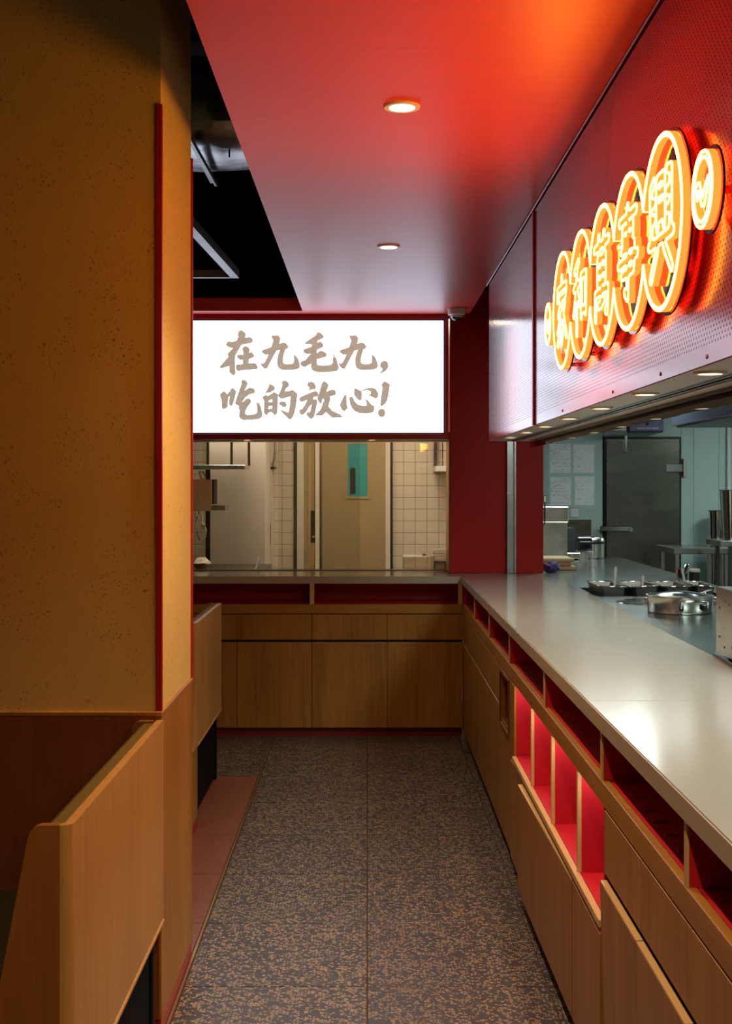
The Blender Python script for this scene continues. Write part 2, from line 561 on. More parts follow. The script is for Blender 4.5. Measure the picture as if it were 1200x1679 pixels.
def obj(name, mb, mats, parent=None, smooth=None, loc=None):
    if not isinstance(mats, (list, tuple)):
        mats = [mats]
    if parent is not None:
        base = BASE[parent.name]
    elif loc is not None:
        base = Vector(loc)
    else:
        xs, ys, zs = zip(*mb.v)
        base = Vector(((min(xs) + max(xs)) / 2, (min(ys) + max(ys)) / 2, min(zs)))
    me = bpy.data.meshes.new(name)
    me.from_pydata([(p[0] - base.x, p[1] - base.y, p[2] - base.z) for p in mb.v], [], mb.f)
    bm = bmesh.new()
    bm.from_mesh(me)
    bmesh.ops.recalc_face_normals(bm, faces=bm.faces)
    bm.to_mesh(me)
    bm.free()
    for m in mats:
        me.materials.append(M[m] if isinstance(m, str) else m)
    if len(mats) > 1:
        me.polygons.foreach_set('material_index', mb.m)
    if smooth:
        me.shade_smooth()
        me.set_sharp_from_angle(angle=math.radians(smooth))
    o = bpy.data.objects.new(name, me)
    COL.objects.link(o)
    if parent is not None:
        o.parent = parent
    else:
        o.location = base
    BASE[o.name] = base
    return o


def tag(o, label, cat=None, group=None, kind=None):
    o['label'] = label
    if cat:
        o['category'] = cat
    if group:
        o['group'] = group
    if kind:
        o['kind'] = kind
    return o


def thing(name, label, cat, loc, group=None, kind=None):
    o = bpy.data.objects.new(name, None)
    o.empty_display_size = 0.05
    o.location = loc
    COL.objects.link(o)
    BASE[o.name] = Vector(loc)
    return tag(o, label, cat, group, kind)


def twin(root, loc, label=None, group=None):
    """a copy of a thing with its parts and sub-parts"""
    def cp(o, par):
        c = o.copy()
        COL.objects.link(c)
        c.parent = par
        for ch in o.children:
            cp(ch, c)
        return c
    r = cp(root, None)
    r.location = loc
    BASE[r.name] = Vector(loc)
    if label:
        r['label'] = label
    if group:
        r['group'] = group
    return r


def P(px, py, Y):
    return Vector(((px - VX) * Y / FPX, Y, EYE - (py - VY) * Y / FPX))


# ------------------------------------------------------------------ contours of brush strokes (neon letters, acrylic outlines)
def contours(field, x0, y0, h):
    """marching squares at level 0 on field[iy, ix]; returns closed loops of points"""
    ny, nx = field.shape
    segs = {}
    def edge(a, b):
        return (a, b) if a < b else (b, a)
    pts = {}
    def pt(e):
        if e not in pts:
            (ax, ay), (bx, by) = e
            fa, fb = field[ay, ax], field[by, bx]
            t = fa / (fa - fb)
            pts[e] = (x0 + h * (ax + t * (bx - ax)), y0 + h * (ay + t * (by - ay)))
        return e
    adj = {}
    neg = field < 0
    for y in range(ny - 1):
        for x in range(nx - 1):
            c = [(x, y), (x + 1, y), (x + 1, y + 1), (x, y + 1)]
            s = [neg[q[1], q[0]] for q in c]
            if all(s) or not any(s):
                continue
            cr = [pt(edge(c[i], c[(i + 1) % 4])) for i in range(4) if s[i] != s[(i + 1) % 4]]
            for i in range(0, len(cr), 2):
                adj.setdefault(cr[i], []).append(cr[i + 1])
                adj.setdefault(cr[i + 1], []).append(cr[i])
    loops, seen = [], set()
    for st in adj:
        if st in seen:
            continue
        loop, cur, prev = [], st, None
        while cur is not None and cur not in seen:
            seen.add(cur)
            loop.append(pts[cur])
            nxt = [q for q in adj[cur] if q not in seen]
            prev, cur = cur, (nxt[0] if nxt else None)
        loops.append(loop)
    return loops


def seg_field(strokes, r, n=150, lo=-0.12, hi=1.12):
    h = (hi - lo) / (n - 1)
    g = lo + h * np.arange(n)
    X, Y = np.meshgrid(g, g)
    F = np.full((n, n), 9.0)
    for s in strokes:
        for a, b in zip(s[:-1], s[1:]):
            dx, dy = b[0] - a[0], b[1] - a[1]
            L = dx * dx + dy * dy
            t = np.clip(((X - a[0]) * dx + (Y - a[1]) * dy) / L, 0, 1)
            F = np.minimum(F, np.hypot(X - a[0] - t * dx, Y - a[1] - t * dy) - r)
    return F, lo, h


def smooth_loop(lp, step):
    """resample a closed loop and average it twice"""
    A = np.array(lp)
    B = np.vstack([A, A[:1]])
    d = np.r_[0, np.cumsum(np.hypot(*np.diff(B, axis=0).T))]
    n = max(10, int(d[-1] / step))
    t = np.linspace(0, d[-1], n, endpoint=False)
    R = np.c_[np.interp(t, d, B[:, 0]), np.interp(t, d, B[:, 1])]
    for _ in range(2):
        R = 0.5 * R + 0.25 * (np.roll(R, 1, 0) + np.roll(R, -1, 0))
    return [tuple(p) for p in R]


# ------------------------------------------------------------------ SETTING: floor
CZ = 2.765                                  # red ceiling height
fl = obj('floor', MB().box(-3.2, 4.2, -1.0, 14.0, -0.06, -0.006), 'grout', loc=(0, 4, -0.06))
tag(fl, 'terrazzo tiled floor of the aisle, grey with a red strip under the booths', 'floor', kind='structure')
GAP = 0.0022
for k in range(-7, 8):
    y0, y1 = 4.182 + 0.6025 * k, 4.182 + 0.6025 * (k + 1)
    y1 = min(y1, 8.60)
    if y0 > 8.5:
        continue
    for x0, x1 in ((-0.602, 0.0), (0.0, 0.592), (0.592, 0.70)):
        obj('tile', MB().box(x0 + GAP, x1 - GAP, y0 + GAP, y1 - GAP, -0.02, 0.0, 0.001), 'terrazzo', fl)
    for x0, x1 in ((-1.216, -0.614), (-1.83, -1.216)):
        if y0 > 7.15:
            obj('tile', MB().box(x0 + GAP, x1 + (0.01 if x1 > -0.7 else 0) - GAP, y0 + GAP, y1 - GAP, -0.02, 0.0, 0.001), 'terrazzo', fl)
        else:
            obj('tile', MB().box(x0 + GAP, x1 - GAP, y0 + GAP, min(y1, 7.19) - GAP, -0.02, 0.0, 0.001), 'terrazzo_red', fl)

obj('edge_trim', MB().box(-0.6125, -0.6035, 1.0, 7.19, -0.02, 0.0008), 'brass', fl)

# ------------------------------------------------------------------ red ceiling (soffit) with its cut-out
SX = -0.4176
FX = 0.674                                  # fascia face
LBX0 = -2.2
lip = 8.23
poly = [(SX, -1.0), (FX - 0.002, -1.0), (FX - 0.002, 8.62), (LBX0, 8.62), (LBX0, lip), (SX, lip)]
tag(obj('ceiling', MB().prism(poly, 'z', CZ, CZ + 0.085), 'red_ceiling'), 'glossy red dropped ceiling above the aisle', 'ceiling', kind='structure')
tag(obj('ceiling', MB().box(-3.2, 4.0, -1.0, 8.75, 3.85, 3.9), 'black'), 'black open ceiling void beyond the red drop', 'ceiling', kind='structure')
tag(obj('trim_1', MB().box(FX - 0.007, FX - 0.001, -0.5, 7.15, CZ - 0.009, CZ - 0.001, 0.002), 'red_trim'), 'red trim strip where the ceiling meets the perforated fascia', 'trim', kind='structure')

# black upper wall behind the light box, red end wall, partition
tag(obj('wall_back', MB().box(-3.2, 4.0, 8.64, 8.74, CZ + 0.09, 3.85), 'black'), 'black wall in the ceiling void above the light box', 'wall', kind='structure')
wr = obj('wall_right', MB().box(0.556, 1.186, 8.58, 8.86, 1.046, 2.95, 0.003), 'red')
tag(wr, 'red end wall between the serving window and the kitchen', 'wall', kind='structure')
chn = MB()
for a, b in ((0.937, 0.951), (0.985, 0.999)):
    chn.box(a, b, 8.545, 8.579, 1.048, 1.945, 0.002)
chn.box(0.951, 0.985, 8.568, 8.579, 1.048, 1.945)
obj('steel_channel', chn, 'steel', wr)['label'] = 'upright steel guide channel on the red wall'
tag(obj('wall_partition', MB().box(0.95, 1.05, 8.87, 10.75, 0, 2.9), 'cream'), 'partition between the prep room and the kitchen', 'wall', kind='structure')
tag(obj('wall_left', MB().box(-2.3, -2.2, 8.7, 10.85, 0, 2.9), 'cream'), 'side wall of the prep room', 'wall', kind='structure')

# ------------------------------------------------------------------ pillar
PX, PY0, PY1 = -0.614, 3.81, 4.475
pil = obj('pillar', MB().box(-1.75, PX - 0.004, PY0 + 0.004, PY1 - 0.004, 0.97, 3.80), 'plaster', loc=(-1.2, 4.1, 0))
tag(pil, 'square pillar in ochre straw plaster with wood wainscot and red corner strips', 'pillar', kind='structure')
obj('wainscot', MB().box(-1.75, PX, PY0, PY1, 0.048, 0.955, 0.002), 'wood', pil)
obj('wainscot_panel', MB().box(-1.75, PX - 0.006, PY0 - 0.006, PY0 - 0.0005, 0.05, 0.955), 'wood_dark', pil)['label'] = 'reddish wood panel behind the booth seat'
obj('wainscot_cap', MB().box(-1.75, PX + 0.003, PY0 - 0.008, PY1 + 0.003, 0.955, 0.970, 0.003), 'wood_h', pil)
obj('baseboard', MB().box(-1.75, PX - 0.003, PY0 + 0.003, PY1 - 0.002, 0.0, 0.048), 'red_trim', pil)
obj('corner_trim', MB().box(PX - 0.018, PX + 0.001, PY0 - 0.002, PY0 + 0.014, 0.97, 2.785, 0.001), 'red_trim', pil)
obj('corner_trim', MB().box(PX - 0.016, PX + 0.003, PY1 - 0.012, PY1 + 0.002, 0.97, 2.79, 0.001), 'red_trim', pil)

# ------------------------------------------------------------------ fascia bulkhead with perforated panels and soffit
SZ = 1.886
fa = obj('wall_fascia', MB().box(FX + 0.006, 0.965, -0.5, 7.10, SZ + 0.02, CZ + 0.3), 'red_gloss', loc=(0.8, 4, SZ))
tag(fa, 'hanging red fascia above the counter with perforated metal panels', 'wall', kind='structure')
R_ = 0.10
pts = [(FX, 5.160), (FX, 7.15 - R_)] + [(FX + R_ - R_ * math.cos(a), 7.15 - R_ + R_ * math.sin(a)) for a in [math.pi / 2 * i / 10 for i in range(1, 11)]] + [(0.965, 7.15), (0.965, 7.102), (FX + 0.0055, 7.102), (FX + 0.0055, 5.160)]
obj('fascia_panel', MB().prism(pts, 'z', SZ, CZ - 0.017), 'perf', fa, smooth=40)
obj('fascia_panel', MB().box(FX, FX + 0.0055, -0.5, 5.125, SZ, CZ - 0.017, 0.001), 'perf', fa)
obj('joint_strip', MB().box(FX - 0.008, FX + 0.0055, 5.127, 5.158, SZ, CZ - 0.017, 0.002), 'red_trim', fa)
obj('soffit_board', MB().box(FX + 0.006, 0.775, -0.5, 7.10, SZ, SZ + 0.0195), 'soffit', fa)
obj('soffit_board', MB().box(0.835, 0.965, -0.5, 7.10, SZ, SZ + 0.0195), 'soffit', fa)
for a in (0.777, 0.793, 0.817):
    obj('track_rail', MB().box(a, a + 0.012, -0.5, 7.10, SZ + 0.001, SZ + 0.019), 'steel_dark', fa)
sc = [(2.53, 1.902), (2.93, 1.902), (3.5, 1.902), (4.4, 1.902)]
for y, z in sc:
    obj('screw', MB().lathe([(0.0001, FX - 0.0025), (0.004, FX - 0.0025), (0.005, FX - 0.0002)], (0, y, z), 10, 'x'), 'red_trim', fa)
gp = obj('glass_curtain', MB().box(0.878, 0.884, 2.2, 6.9, 1.843, SZ - 0.0005), 'acrylic_smoke')
tag(gp, 'narrow clear glass strip hanging below the fascia soffit', 'glass strip')


def soffit_light(name, c, r, label, group, lens='lamp_soft', watt=None, blend=0.6, size=1.9):
    t = thing(name, label, 'ceiling light', c, group)
    x, y, z = c
    obj('rim', MB().lathe([(r * 0.70, z - 0.0005), (r * 0.72, z - 0.006), (r * 0.97, z - 0.006), (r, z - 0.0005)], (x, y, 0), 28), 'cream', t, smooth=40)
    obj('lens', MB().lathe([(0.0001, z - 0.003), (r * 0.5, z - 0.003), (r * 0.72, z - 0.0045)], (x, y, 0), 24), lens, t, smooth=40)
    if watt:
        li = bpy.data.lights.new(name + '_lamp', 'SPOT')
        li.energy = watt
        li.spot_size = size
        li.spot_blend = blend
        li.color = (1.0, 0.74, 0.44)
        li.shadow_soft_size = r * 0.5
        lo = bpy.data.objects.new('bulb', li)
        lo.parent = t
        lo.location = (0, 0, -0.012)
        COL.objects.link(lo)
    return t


for i, y in enumerate((2.06, 2.684, 3.31, 3.93, 4.55, 5.17, 5.78, 6.42)):
    soffit_light('recessed_light', (0.722, y, SZ), 0.036,
                 ['small round light in the fascia soffit out past the counter end', 'small round soffit light under the nearest coin, close to the picture edge', 'small round soffit light below the largest neon ring, second row from the near end',
                  'small round soffit light below the middle neon ring', 'small round soffit light just before the fascia joint strip', 'small round soffit light under the fascia joint strip',
                  'small round soffit light past the joint strip, before the last one', 'small round soffit light at the far rounded end of the fascia'][i], 'soffit lights under the fascia', watt=L_SOFFIT)
soffit_light('downlight', (0.1027, 3.765, CZ), 0.054, 'round recessed ceiling downlight nearer to the viewer, in the middle of the red ceiling', 'ceiling downlights', 'lamp', L_CEIL * 0.95, 0.8, 2.0)
soffit_light('downlight', (0.1003, 5.99, CZ), 0.054, 'round recessed ceiling downlight farther back, nearer the light box', 'ceiling downlights', 'lamp', L_CEIL_FAR, 0.7, 2.3)
soffit_light('downlight', (0.103, 1.54, CZ), 0.054, 'round recessed ceiling downlight above the viewer, out of the picture', 'ceiling downlights', 'lamp', L_CEIL, 0.7, 2.3)

soffit_light('downlight', (0.103, -0.69, CZ), 0.054, 'added unseen round ceiling downlight behind the viewer, lighting the pillar front', 'ceiling downlights', 'lamp', L_CEIL, 0.7, 2.3)  # unseen lamp, added to brighten the pillar front and other camera-facing faces

# ------------------------------------------------------------------ light box with brush lettering
LY = 8.40
lbs = LY / FPX
lb = thing('light_box', 'wide white backlit sign with two lines of brush lettering above the serving window', 'sign', (-0.85, LY + 0.1, 1.943))
obj('housing', MB().box(LBX0, 0.535, LY + 0.012, 8.63, 1.9435, CZ - 0.001, 0.003), 'red_trim', lb)
fr = MB()
zt, zb, xr = EYE + (VY - 524) * lbs, EYE + (VY - 711) * lbs, (729 - VX) * lbs
obj('frame_rail', MB().box(LBX0, 0.535, LY - 0.012, LY + 0.0115, zt, CZ - 0.001, 0.003), 'red_trim', lb)
obj('frame_rail', MB().box(LBX0, 0.535, LY - 0.012, LY + 0.0115, 1.9435, zb, 0.003), 'red_trim', lb)
obj('frame_rail', MB().box(xr, 0.535, LY - 0.012, LY + 0.0115, zb, zt, 0.003), 'red_trim', lb)
sill_d = 0.004
obj('bead', MB().box(LBX0, xr - 0.0005, LY - 0.006, LY + 0.004, zt - 0.007, zt - 0.0003).box(xr - 0.008, xr - 0.0005, LY - 0.006, LY + 0.004, zb, zt - 0.007).box(LBX0, xr - 0.0005, LY - 0.006, LY + 0.004, zb + 0.0003, zb + 0.007), 'black_metal', lb)
obj('lit_panel', MB().box(LBX0, xr - 0.001, LY + 0.001, LY + 0.011, zb + 0.001, zt - 0.001), 'boxlight', lb)

A_, B_, C_, D_ = (350, 535, 8.0), (490, 535, 7.5), (350, 615, 8.0), (485, 615, 7.5)
NINE = [(755, 122), (850, 120), (872, 145), (875, 180), (862, 230), (915, 212), (950, 222), (985, 265), (970, 295), (945, 300), (925, 360), (912, 420), (912, 470), (925, 490), (960, 498), (1020, 495), (1050, 480), (1056, 440), (1054, 365), (1075, 385), (1100, 410), (1125, 470), (1133, 520), (1125, 548), (1095, 562), (1030, 572), (930, 575), (880, 565), (850, 540), (835, 495), (835, 430), (850, 370), (872, 310), (825, 322), (790, 385), (740, 480), (705, 550), (680, 560), (655, 545), (628, 515), (615, 480), (640, 490), (665, 480), (690, 440), (722, 370), (685, 375), (650, 355), (630, 330), (645, 312), (755, 275), (775, 220), (785, 185), (765, 150)]
CHARS = [
    (A_, 0, [[(330, 65), (365, 52), (400, 70), (425, 100), (412, 152), (475, 142), (505, 155), (517, 190), (505, 215), (370, 243), (345, 280), (285, 390), (280, 440), (285, 520), (288, 625), (265, 645), (235, 630), (208, 600), (208, 520), (160, 535), (100, 552), (78, 540), (95, 515), (200, 395), (183, 380), (190, 350), (225, 320), (255, 285), (215, 280), (175, 260), (165, 240), (175, 215), (195, 198), (250, 205), (305, 188), (325, 140), (318, 105)],
            [(395, 268), (425, 260), (460, 278), (475, 305), (468, 350), (495, 340), (512, 350), (535, 388), (525, 408), (465, 430), (462, 485), (545, 482), (570, 510), (584, 540), (570, 562), (400, 575), (325, 588), (298, 568), (290, 530), (300, 505), (385, 495), (385, 440), (345, 440), (310, 405), (308, 385), (330, 375), (390, 372), (388, 330), (376, 300)]]),
    (A_, 0, [NINE]),
    (B_, 0, [[(215, 85), (243, 72), (275, 88), (305, 122), (298, 145), (225, 180), (230, 200), (262, 188), (290, 205), (302, 235), (290, 260), (222, 290), (222, 330), (262, 300), (300, 310), (335, 330), (343, 352), (335, 375), (222, 405), (222, 450), (232, 478), (290, 482), (370, 478), (400, 468), (415, 450), (425, 340), (432, 328), (440, 375), (460, 395), (475, 450), (490, 500), (485, 530), (470, 548), (380, 562), (260, 568), (200, 558), (160, 535), (148, 500), (150, 460), (75, 500), (55, 502), (15, 465), (22, 440), (45, 425), (75, 420), (125, 360), (148, 340), (90, 340), (60, 320), (52, 290), (70, 280), (155, 250), (160, 225), (85, 220), (65, 212), (90, 190), (210, 110)]]),
    (A_, 127.8, [NINE]),
    (B_, 0, [[(1005, 450), (1030, 428), (1060, 425), (1090, 440), (1102, 475), (1095, 510), (1070, 545), (1030, 570), (1000, 580), (995, 572), (1020, 545), (1028, 520), (1005, 505), (997, 475)]]),
    (C_, 0, [[(85, 255), (132, 208), (160, 225), (178, 252), (245, 168), (275, 185), (298, 215), (290, 250), (275, 320), (245, 405), (225, 405), (203, 385), (205, 320), (215, 280), (195, 290), (185, 420), (160, 440), (130, 448), (110, 430), (105, 320), (90, 285)],
            [(365, 85), (388, 55), (425, 75), (450, 105), (440, 135), (408, 205), (470, 165), (520, 172), (545, 200), (540, 235), (470, 255), (420, 290), (378, 350), (385, 355), (430, 310), (470, 305), (497, 335), (490, 360), (450, 410), (420, 470), (415, 505), (440, 522), (530, 518), (565, 500), (575, 470), (565, 355), (600, 370), (625, 430), (642, 510), (635, 550), (600, 575), (500, 588), (390, 592), (350, 570), (335, 540), (345, 460), (328, 435), (335, 405), (285, 380), (285, 365), (300, 310), (335, 210), (370, 110)]]),
    (C_, 0, [[(722, 130), (745, 118), (790, 140), (807, 170), (800, 195), (750, 225), (680, 240), (705, 190), (722, 160)],
            [(640, 290), (690, 255), (708, 275), (722, 350), (722, 410), (715, 500), (705, 528), (680, 518), (662, 495), (665, 340)],
            [(705, 280), (795, 222), (850, 255), (845, 300), (838, 490), (820, 522), (800, 525), (775, 495), (768, 420), (770, 330), (765, 315), (720, 340), (700, 330)],
            [(700, 352), (775, 357), (775, 400), (700, 413)], [(700, 448), (772, 438), (785, 500), (750, 485), (700, 505)],
            [(890, 90), (930, 70), (970, 85), (995, 125), (985, 150), (950, 175), (935, 210), (1000, 210), (1030, 192), (1075, 220), (1105, 255), (1095, 300), (1080, 420), (1055, 520), (1025, 575), (995, 583), (960, 550), (890, 480), (880, 450), (940, 480), (985, 490), (1000, 400), (1012, 280), (890, 312), (850, 285), (850, 260), (875, 215), (905, 130)],
            [(855, 370), (890, 345), (940, 350), (962, 385), (955, 415), (910, 422), (890, 400), (860, 385)]]),
    (D_, 0, [[(150, 90), (185, 80), (220, 92), (247, 130), (240, 175), (205, 178), (150, 185), (170, 160), (140, 125)],
            [(40, 290), (60, 268), (220, 200), (245, 195), (270, 212), (280, 240), (260, 265), (220, 270), (215, 300), (262, 300), (262, 345), (245, 420), (225, 510), (190, 542), (160, 525), (130, 490), (130, 460), (175, 455), (195, 360), (165, 390), (130, 450), (95, 485), (65, 490), (45, 460), (45, 425), (75, 420), (110, 370), (140, 305), (75, 330), (50, 320)],
            [(320, 100), (345, 72), (385, 95), (402, 130), (395, 150), (375, 205), (450, 175), (480, 185), (495, 215), (488, 245), (420, 262), (425, 300), (400, 385), (450, 440), (550, 485), (578, 520), (450, 525), (405, 490), (370, 455), (325, 498), (240, 497), (245, 485), (300, 430), (320, 385), (335, 330), (350, 312), (340, 292), (325, 300), (318, 350), (290, 345), (265, 300), (262, 270), (285, 230), (300, 170)]]),
    (D_, 0, [[(555, 330), (600, 243), (622, 245), (625, 350), (638, 410), (595, 445), (570, 430), (540, 375)],
            [(655, 280), (680, 265), (702, 275), (720, 320), (760, 360), (820, 380), (870, 375), (870, 340), (845, 290), (885, 310), (920, 355), (965, 385), (965, 430), (945, 460), (870, 472), (780, 468), (720, 440), (685, 400), (665, 350)],
            [(720, 160), (750, 170), (805, 200), (812, 225), (810, 295), (790, 315), (760, 300), (720, 250), (715, 215)],
            [(790, 195), (880, 160), (940, 155), (985, 175), (1015, 225), (1010, 270), (985, 290), (960, 280), (890, 243), (918, 235), (920, 205), (880, 180), (810, 200)]]),
    (D_, 0, [[(1050, 120), (1088, 75), (1130, 95), (1158, 118), (1125, 310), (1100, 350), (1055, 385), (1040, 370), (1045, 290), (1065, 150)],
            [(1055 + 46 * math.cos(a), 465 + 52 * math.sin(a)) for a in [i * math.pi / 9 for i in range(18)]]]),
]
for (ox, oy, s), dx, polys in CHARS:
    mb = MB()
    for k, pl in enumerate(polys):
        w = [P(ox + dx + x / s, oy + y / s, LY) for x, y in pl]
        mb.prism([(q.x, q.z) for q in w], 'y', LY + 0.0005 - 0.0004 * k, LY - 0.002 - 0.0004 * k)
    obj('character', mb, 'ink', lb)

# ------------------------------------------------------------------ neon sign
NXB, NXF = FX - 0.026, FX - 0.044
ns = thing('neon_sign', 'glowing orange neon sign of five linked rings each holding a character, on the red fascia', 'neon sign', (FX - 0.02, 3.44, 2.0))
CY = [4.140, 3.790, 3.440, 3.093, 2.745]
CZN, RN = 2.212, 0.185
h = 0.006
gy, gz = np.arange(2.45, 4.45, h), np.arange(1.95, 2.48, h)
GY, GZ = np.meshgrid(gy, gz)
F = np.min([np.hypot(GY - c, GZ - CZN) for c in CY], axis=0) - (RN + 0.014)
lp = max(contours(F, 2.45, 1.95, h), key=len)
obj('acrylic_backing', MB().prism(smooth_loop(lp, 0.012), 'x', NXB + 0.0005, NXB + 0.005), 'acrylic', ns)
gap = math.radians(19.5)
for i, c in enumerate(CY):
    # angle 0 points to +Y (far side); gaps where rings meet
    far_gap, near_gap = i > 0, i < 4
    arcs = []
    if far_gap and near_gap:
        arcs = [(gap, math.pi - gap), (math.pi + gap, 2 * math.pi - gap)]
    elif near_gap:
        arcs = [(-math.pi + gap, math.pi - gap)]
    else:
        arcs = [(gap, 2 * math.pi - gap)]
    for a0, a1 in arcs:
        n = int((a1 - a0) / 0.09)
        pts = [(c + RN * math.cos(a0 + (a1 - a0) * t / n), CZN + RN * math.sin(a0 + (a1 - a0) * t / n)) for t in range(n + 1)]
        obj('neon_ring', MB().strip(pts, 0.0115, NXB, NXF, closed=False), ['neon', 'neon_side'], ns, smooth=30)
HANZI = [
    [[(.5, .97), (.52, .88)], [(.12, .68), (.15, .82), (.88, .82), (.82, .68)], [(.28, .68), (.74, .68)], [(.52, .68), (.2, .45)], [(.40, .56), (.55, .40), (.58, .15), (.45, .03)], [(.46, .45), (.15, .22)], [(.52, .30), (.15, .05)], [(.78, .58), (.60, .45)], [(.58, .46), (.92, .1)]],
    [[(.42, .94), (.12, .84)], [(.05, .62), (.50, .66)], [(.28, .85), (.28, .02)], [(.27, .60), (.05, .28)], [(.3, .55), (.48, .38)], [(.62, .72), (.62, .2)], [(.62, .72), (.94, .72), (.92, .22)], [(.62, .28), (.92, .28)]],
    [[(.06, .86), (.94, .86)], [(.34, .97), (.34, .76)], [(.66, .97), (.66, .76)], [(.28, .70), (.74, .70), (.72, .42), (.28, .42), (.28, .70)], [(.28, .56), (.72, .56)], [(.5, .70), (.5, .15)], [(.12, .32), (.14, .02)], [(.12, .32), (.88, .32), (.86, .04), (.76, .06)], [(.3, .16), (.66, .2)]],
    [[(.08, .87), (.92, .87)], [(.5, .98), (.5, .02), (.36, .1)], [(.26, .77), (.74, .77), (.74, .65), (.26, .65), (.26, .77)], [(.2, .55), (.8, .55), (.78, .29)], [(.03, .42), (.97, .42)], [(.2, .29), (.78, .29)]],
    [[(.24, .94), (.10, .88), (.12, .42)], [(.12, .74), (.27, .74)], [(.12, .58), (.27, .58)], [(.76, .94), (.90, .92), (.88, .42)], [(.73, .74), (.88, .74)], [(.73, .58), (.88, .58)], [(.37, .92), (.63, .92)], [(.37, .92), (.37, .46)], [(.63, .92), (.63, .46)], [(.46, .79), (.54, .79)], [(.46, .66), (.54, .66), (.54, .56), (.46, .56), (.46, .66)], [(.02, .35), (.98, .35)], [(.36, .27), (.10, .02)], [(.64, .27), (.92, .02)]],
]
GW, GH = 0.235, 0.232
for c, st in zip(CY, HANZI):
    F, lo, hh = seg_field(st, 0.046)
    mb = MB()
    for lp in contours(F, lo, lo, hh):
        if len(lp) < 22:
            continue
        sl = smooth_loop(lp, 0.03)
        mb.strip([(c + (0.5 - x) * GW, CZN + (z - 0.5) * GH) for x, z in sl], 0.0062, NXB, NXF)
    obj('neon_character', mb, ['neon', 'neon_side'], ns, smooth=30)
for c in CY:
    for dz in (-0.175, 0.19):
        obj('standoff', MB().cyl((NXB + 0.005, c, CZN + dz), 0.006, FX - NXB - 0.0052, 12, 'x'), 'chrome', ns, smooth=40)


def coin(y, z, label):
    t = thing('neon_coin', label, 'neon sign', (FX - 0.02, y, z - 0.08), 'neon coins beside the characters')
    obj('acrylic_backing', MB().cyl((NXB + 0.0005, y, z), 0.083, 0.0045, 40, 'x'), 'acrylic', t)
    for r in (0.071, 0.060):
        obj('neon_ring', MB().strip([(y + r * math.cos(a), z + r * math.sin(a)) for a in [2 * math.pi * i / 48 for i in range(48)]], 0.0065, NXB, NXF), ['neon', 'neon_side'], t, smooth=30)
    sym = [(-.80, .20), (-.55, .34), (-.30, .30), (-.10, -.10), (.05, -.28), (.25, -.05), (.80, .30), (.74, -.02), (.45, -.42), (.20, -.62), (-.05, -.55), (-.30, -.15), (-.45, .05), (-.62, -.25)]
    obj('neon_symbol', MB().strip([(y - a * 0.056, z + b * 0.056) for a, b in sym], 0.006, NXB, NXF), ['neon', 'neon_side'], t, smooth=30)
    obj('standoff', MB().cyl((NXB + 0.005, y, z), 0.008, FX - NXB - 0.0052, 12, 'x'), 'chrome', t, smooth=40)


coin(2.405, 2.205, 'small round neon coin nearer the viewer, beside the largest ring')
coin(4.460, 2.208, 'small round neon coin at the far end of the ring sign')

# ------------------------------------------------------------------ security camera
scx, scy = (748 - VX) * 8.12 / FPX, 8.12
t = thing('security_camera', 'small white dome security camera on the ceiling right of the light box', 'camera', (scx, scy, CZ - 0.085))
obj('base', MB().lathe([(0.0001, CZ - 0.0005), (0.054, CZ - 0.0005), (0.056, CZ - 0.012), (0.053, CZ - 0.040), (0.044, CZ - 0.043), (0.0001, CZ - 0.043)], (scx, scy, 0), 32), 'white_plastic', t, smooth=40)
obj('dome', MB().lathe([(0.036 * math.cos(a), CZ - 0.043 - 0.036 * math.sin(a)) for a in [math.pi / 2 * i / 8 for i in range(9)]], (scx, scy, 0), 28), 'dark_dome', t, smooth=60)
obj('lens_shroud', MB().lathe([(0.0365, CZ - 0.0435), (0.0375, CZ - 0.052), (0.0355, CZ - 0.056)], (scx, scy, 0), 28), 'white_plastic', t, smooth=60)

# ------------------------------------------------------------------ serving window under the light box
GYW = 8.88
wn = obj('window_1', MB().box(LBX0, 0.549, GYW, GYW + 0.010, 1.0545, 1.9395), 'pane', loc=(-0.8, GYW, 1.05))
tag(wn, 'long glazed serving window under the light box', 'window', kind='structure')
obj('window_frame', MB().box(LBX0, 0.555, GYW - 0.012, GYW + 0.022, 1.0465, 1.0540, 0.002), 'steel_warm', wn)
obj('window_frame', MB().box(0.5495, 0.5556, 8.60, GYW + 0.022, 1.0545, 1.9395, 0.001), 'brass', wn)
obj('window_head', MB().box(LBX0, 0.5556, 8.632, GYW + 0.03, 1.9405, 2.0), 'cream', wn)
obj('sliding_pane', MB().box(-0.62, -0.05, GYW + 0.012, GYW + 0.018, 1.0545, 1.9395), 'pane', wn)
for i, x in enumerate((-0.80, 0.033)):
    soffit_light('sill_light', (x, 8.50, 1.943), 0.032, ('small round light in the ledge under the light box, nearer the pillar', 'small round light in the ledge under the light box, above the tan door')[i], 'lights under the light box', watt=L_SILL)

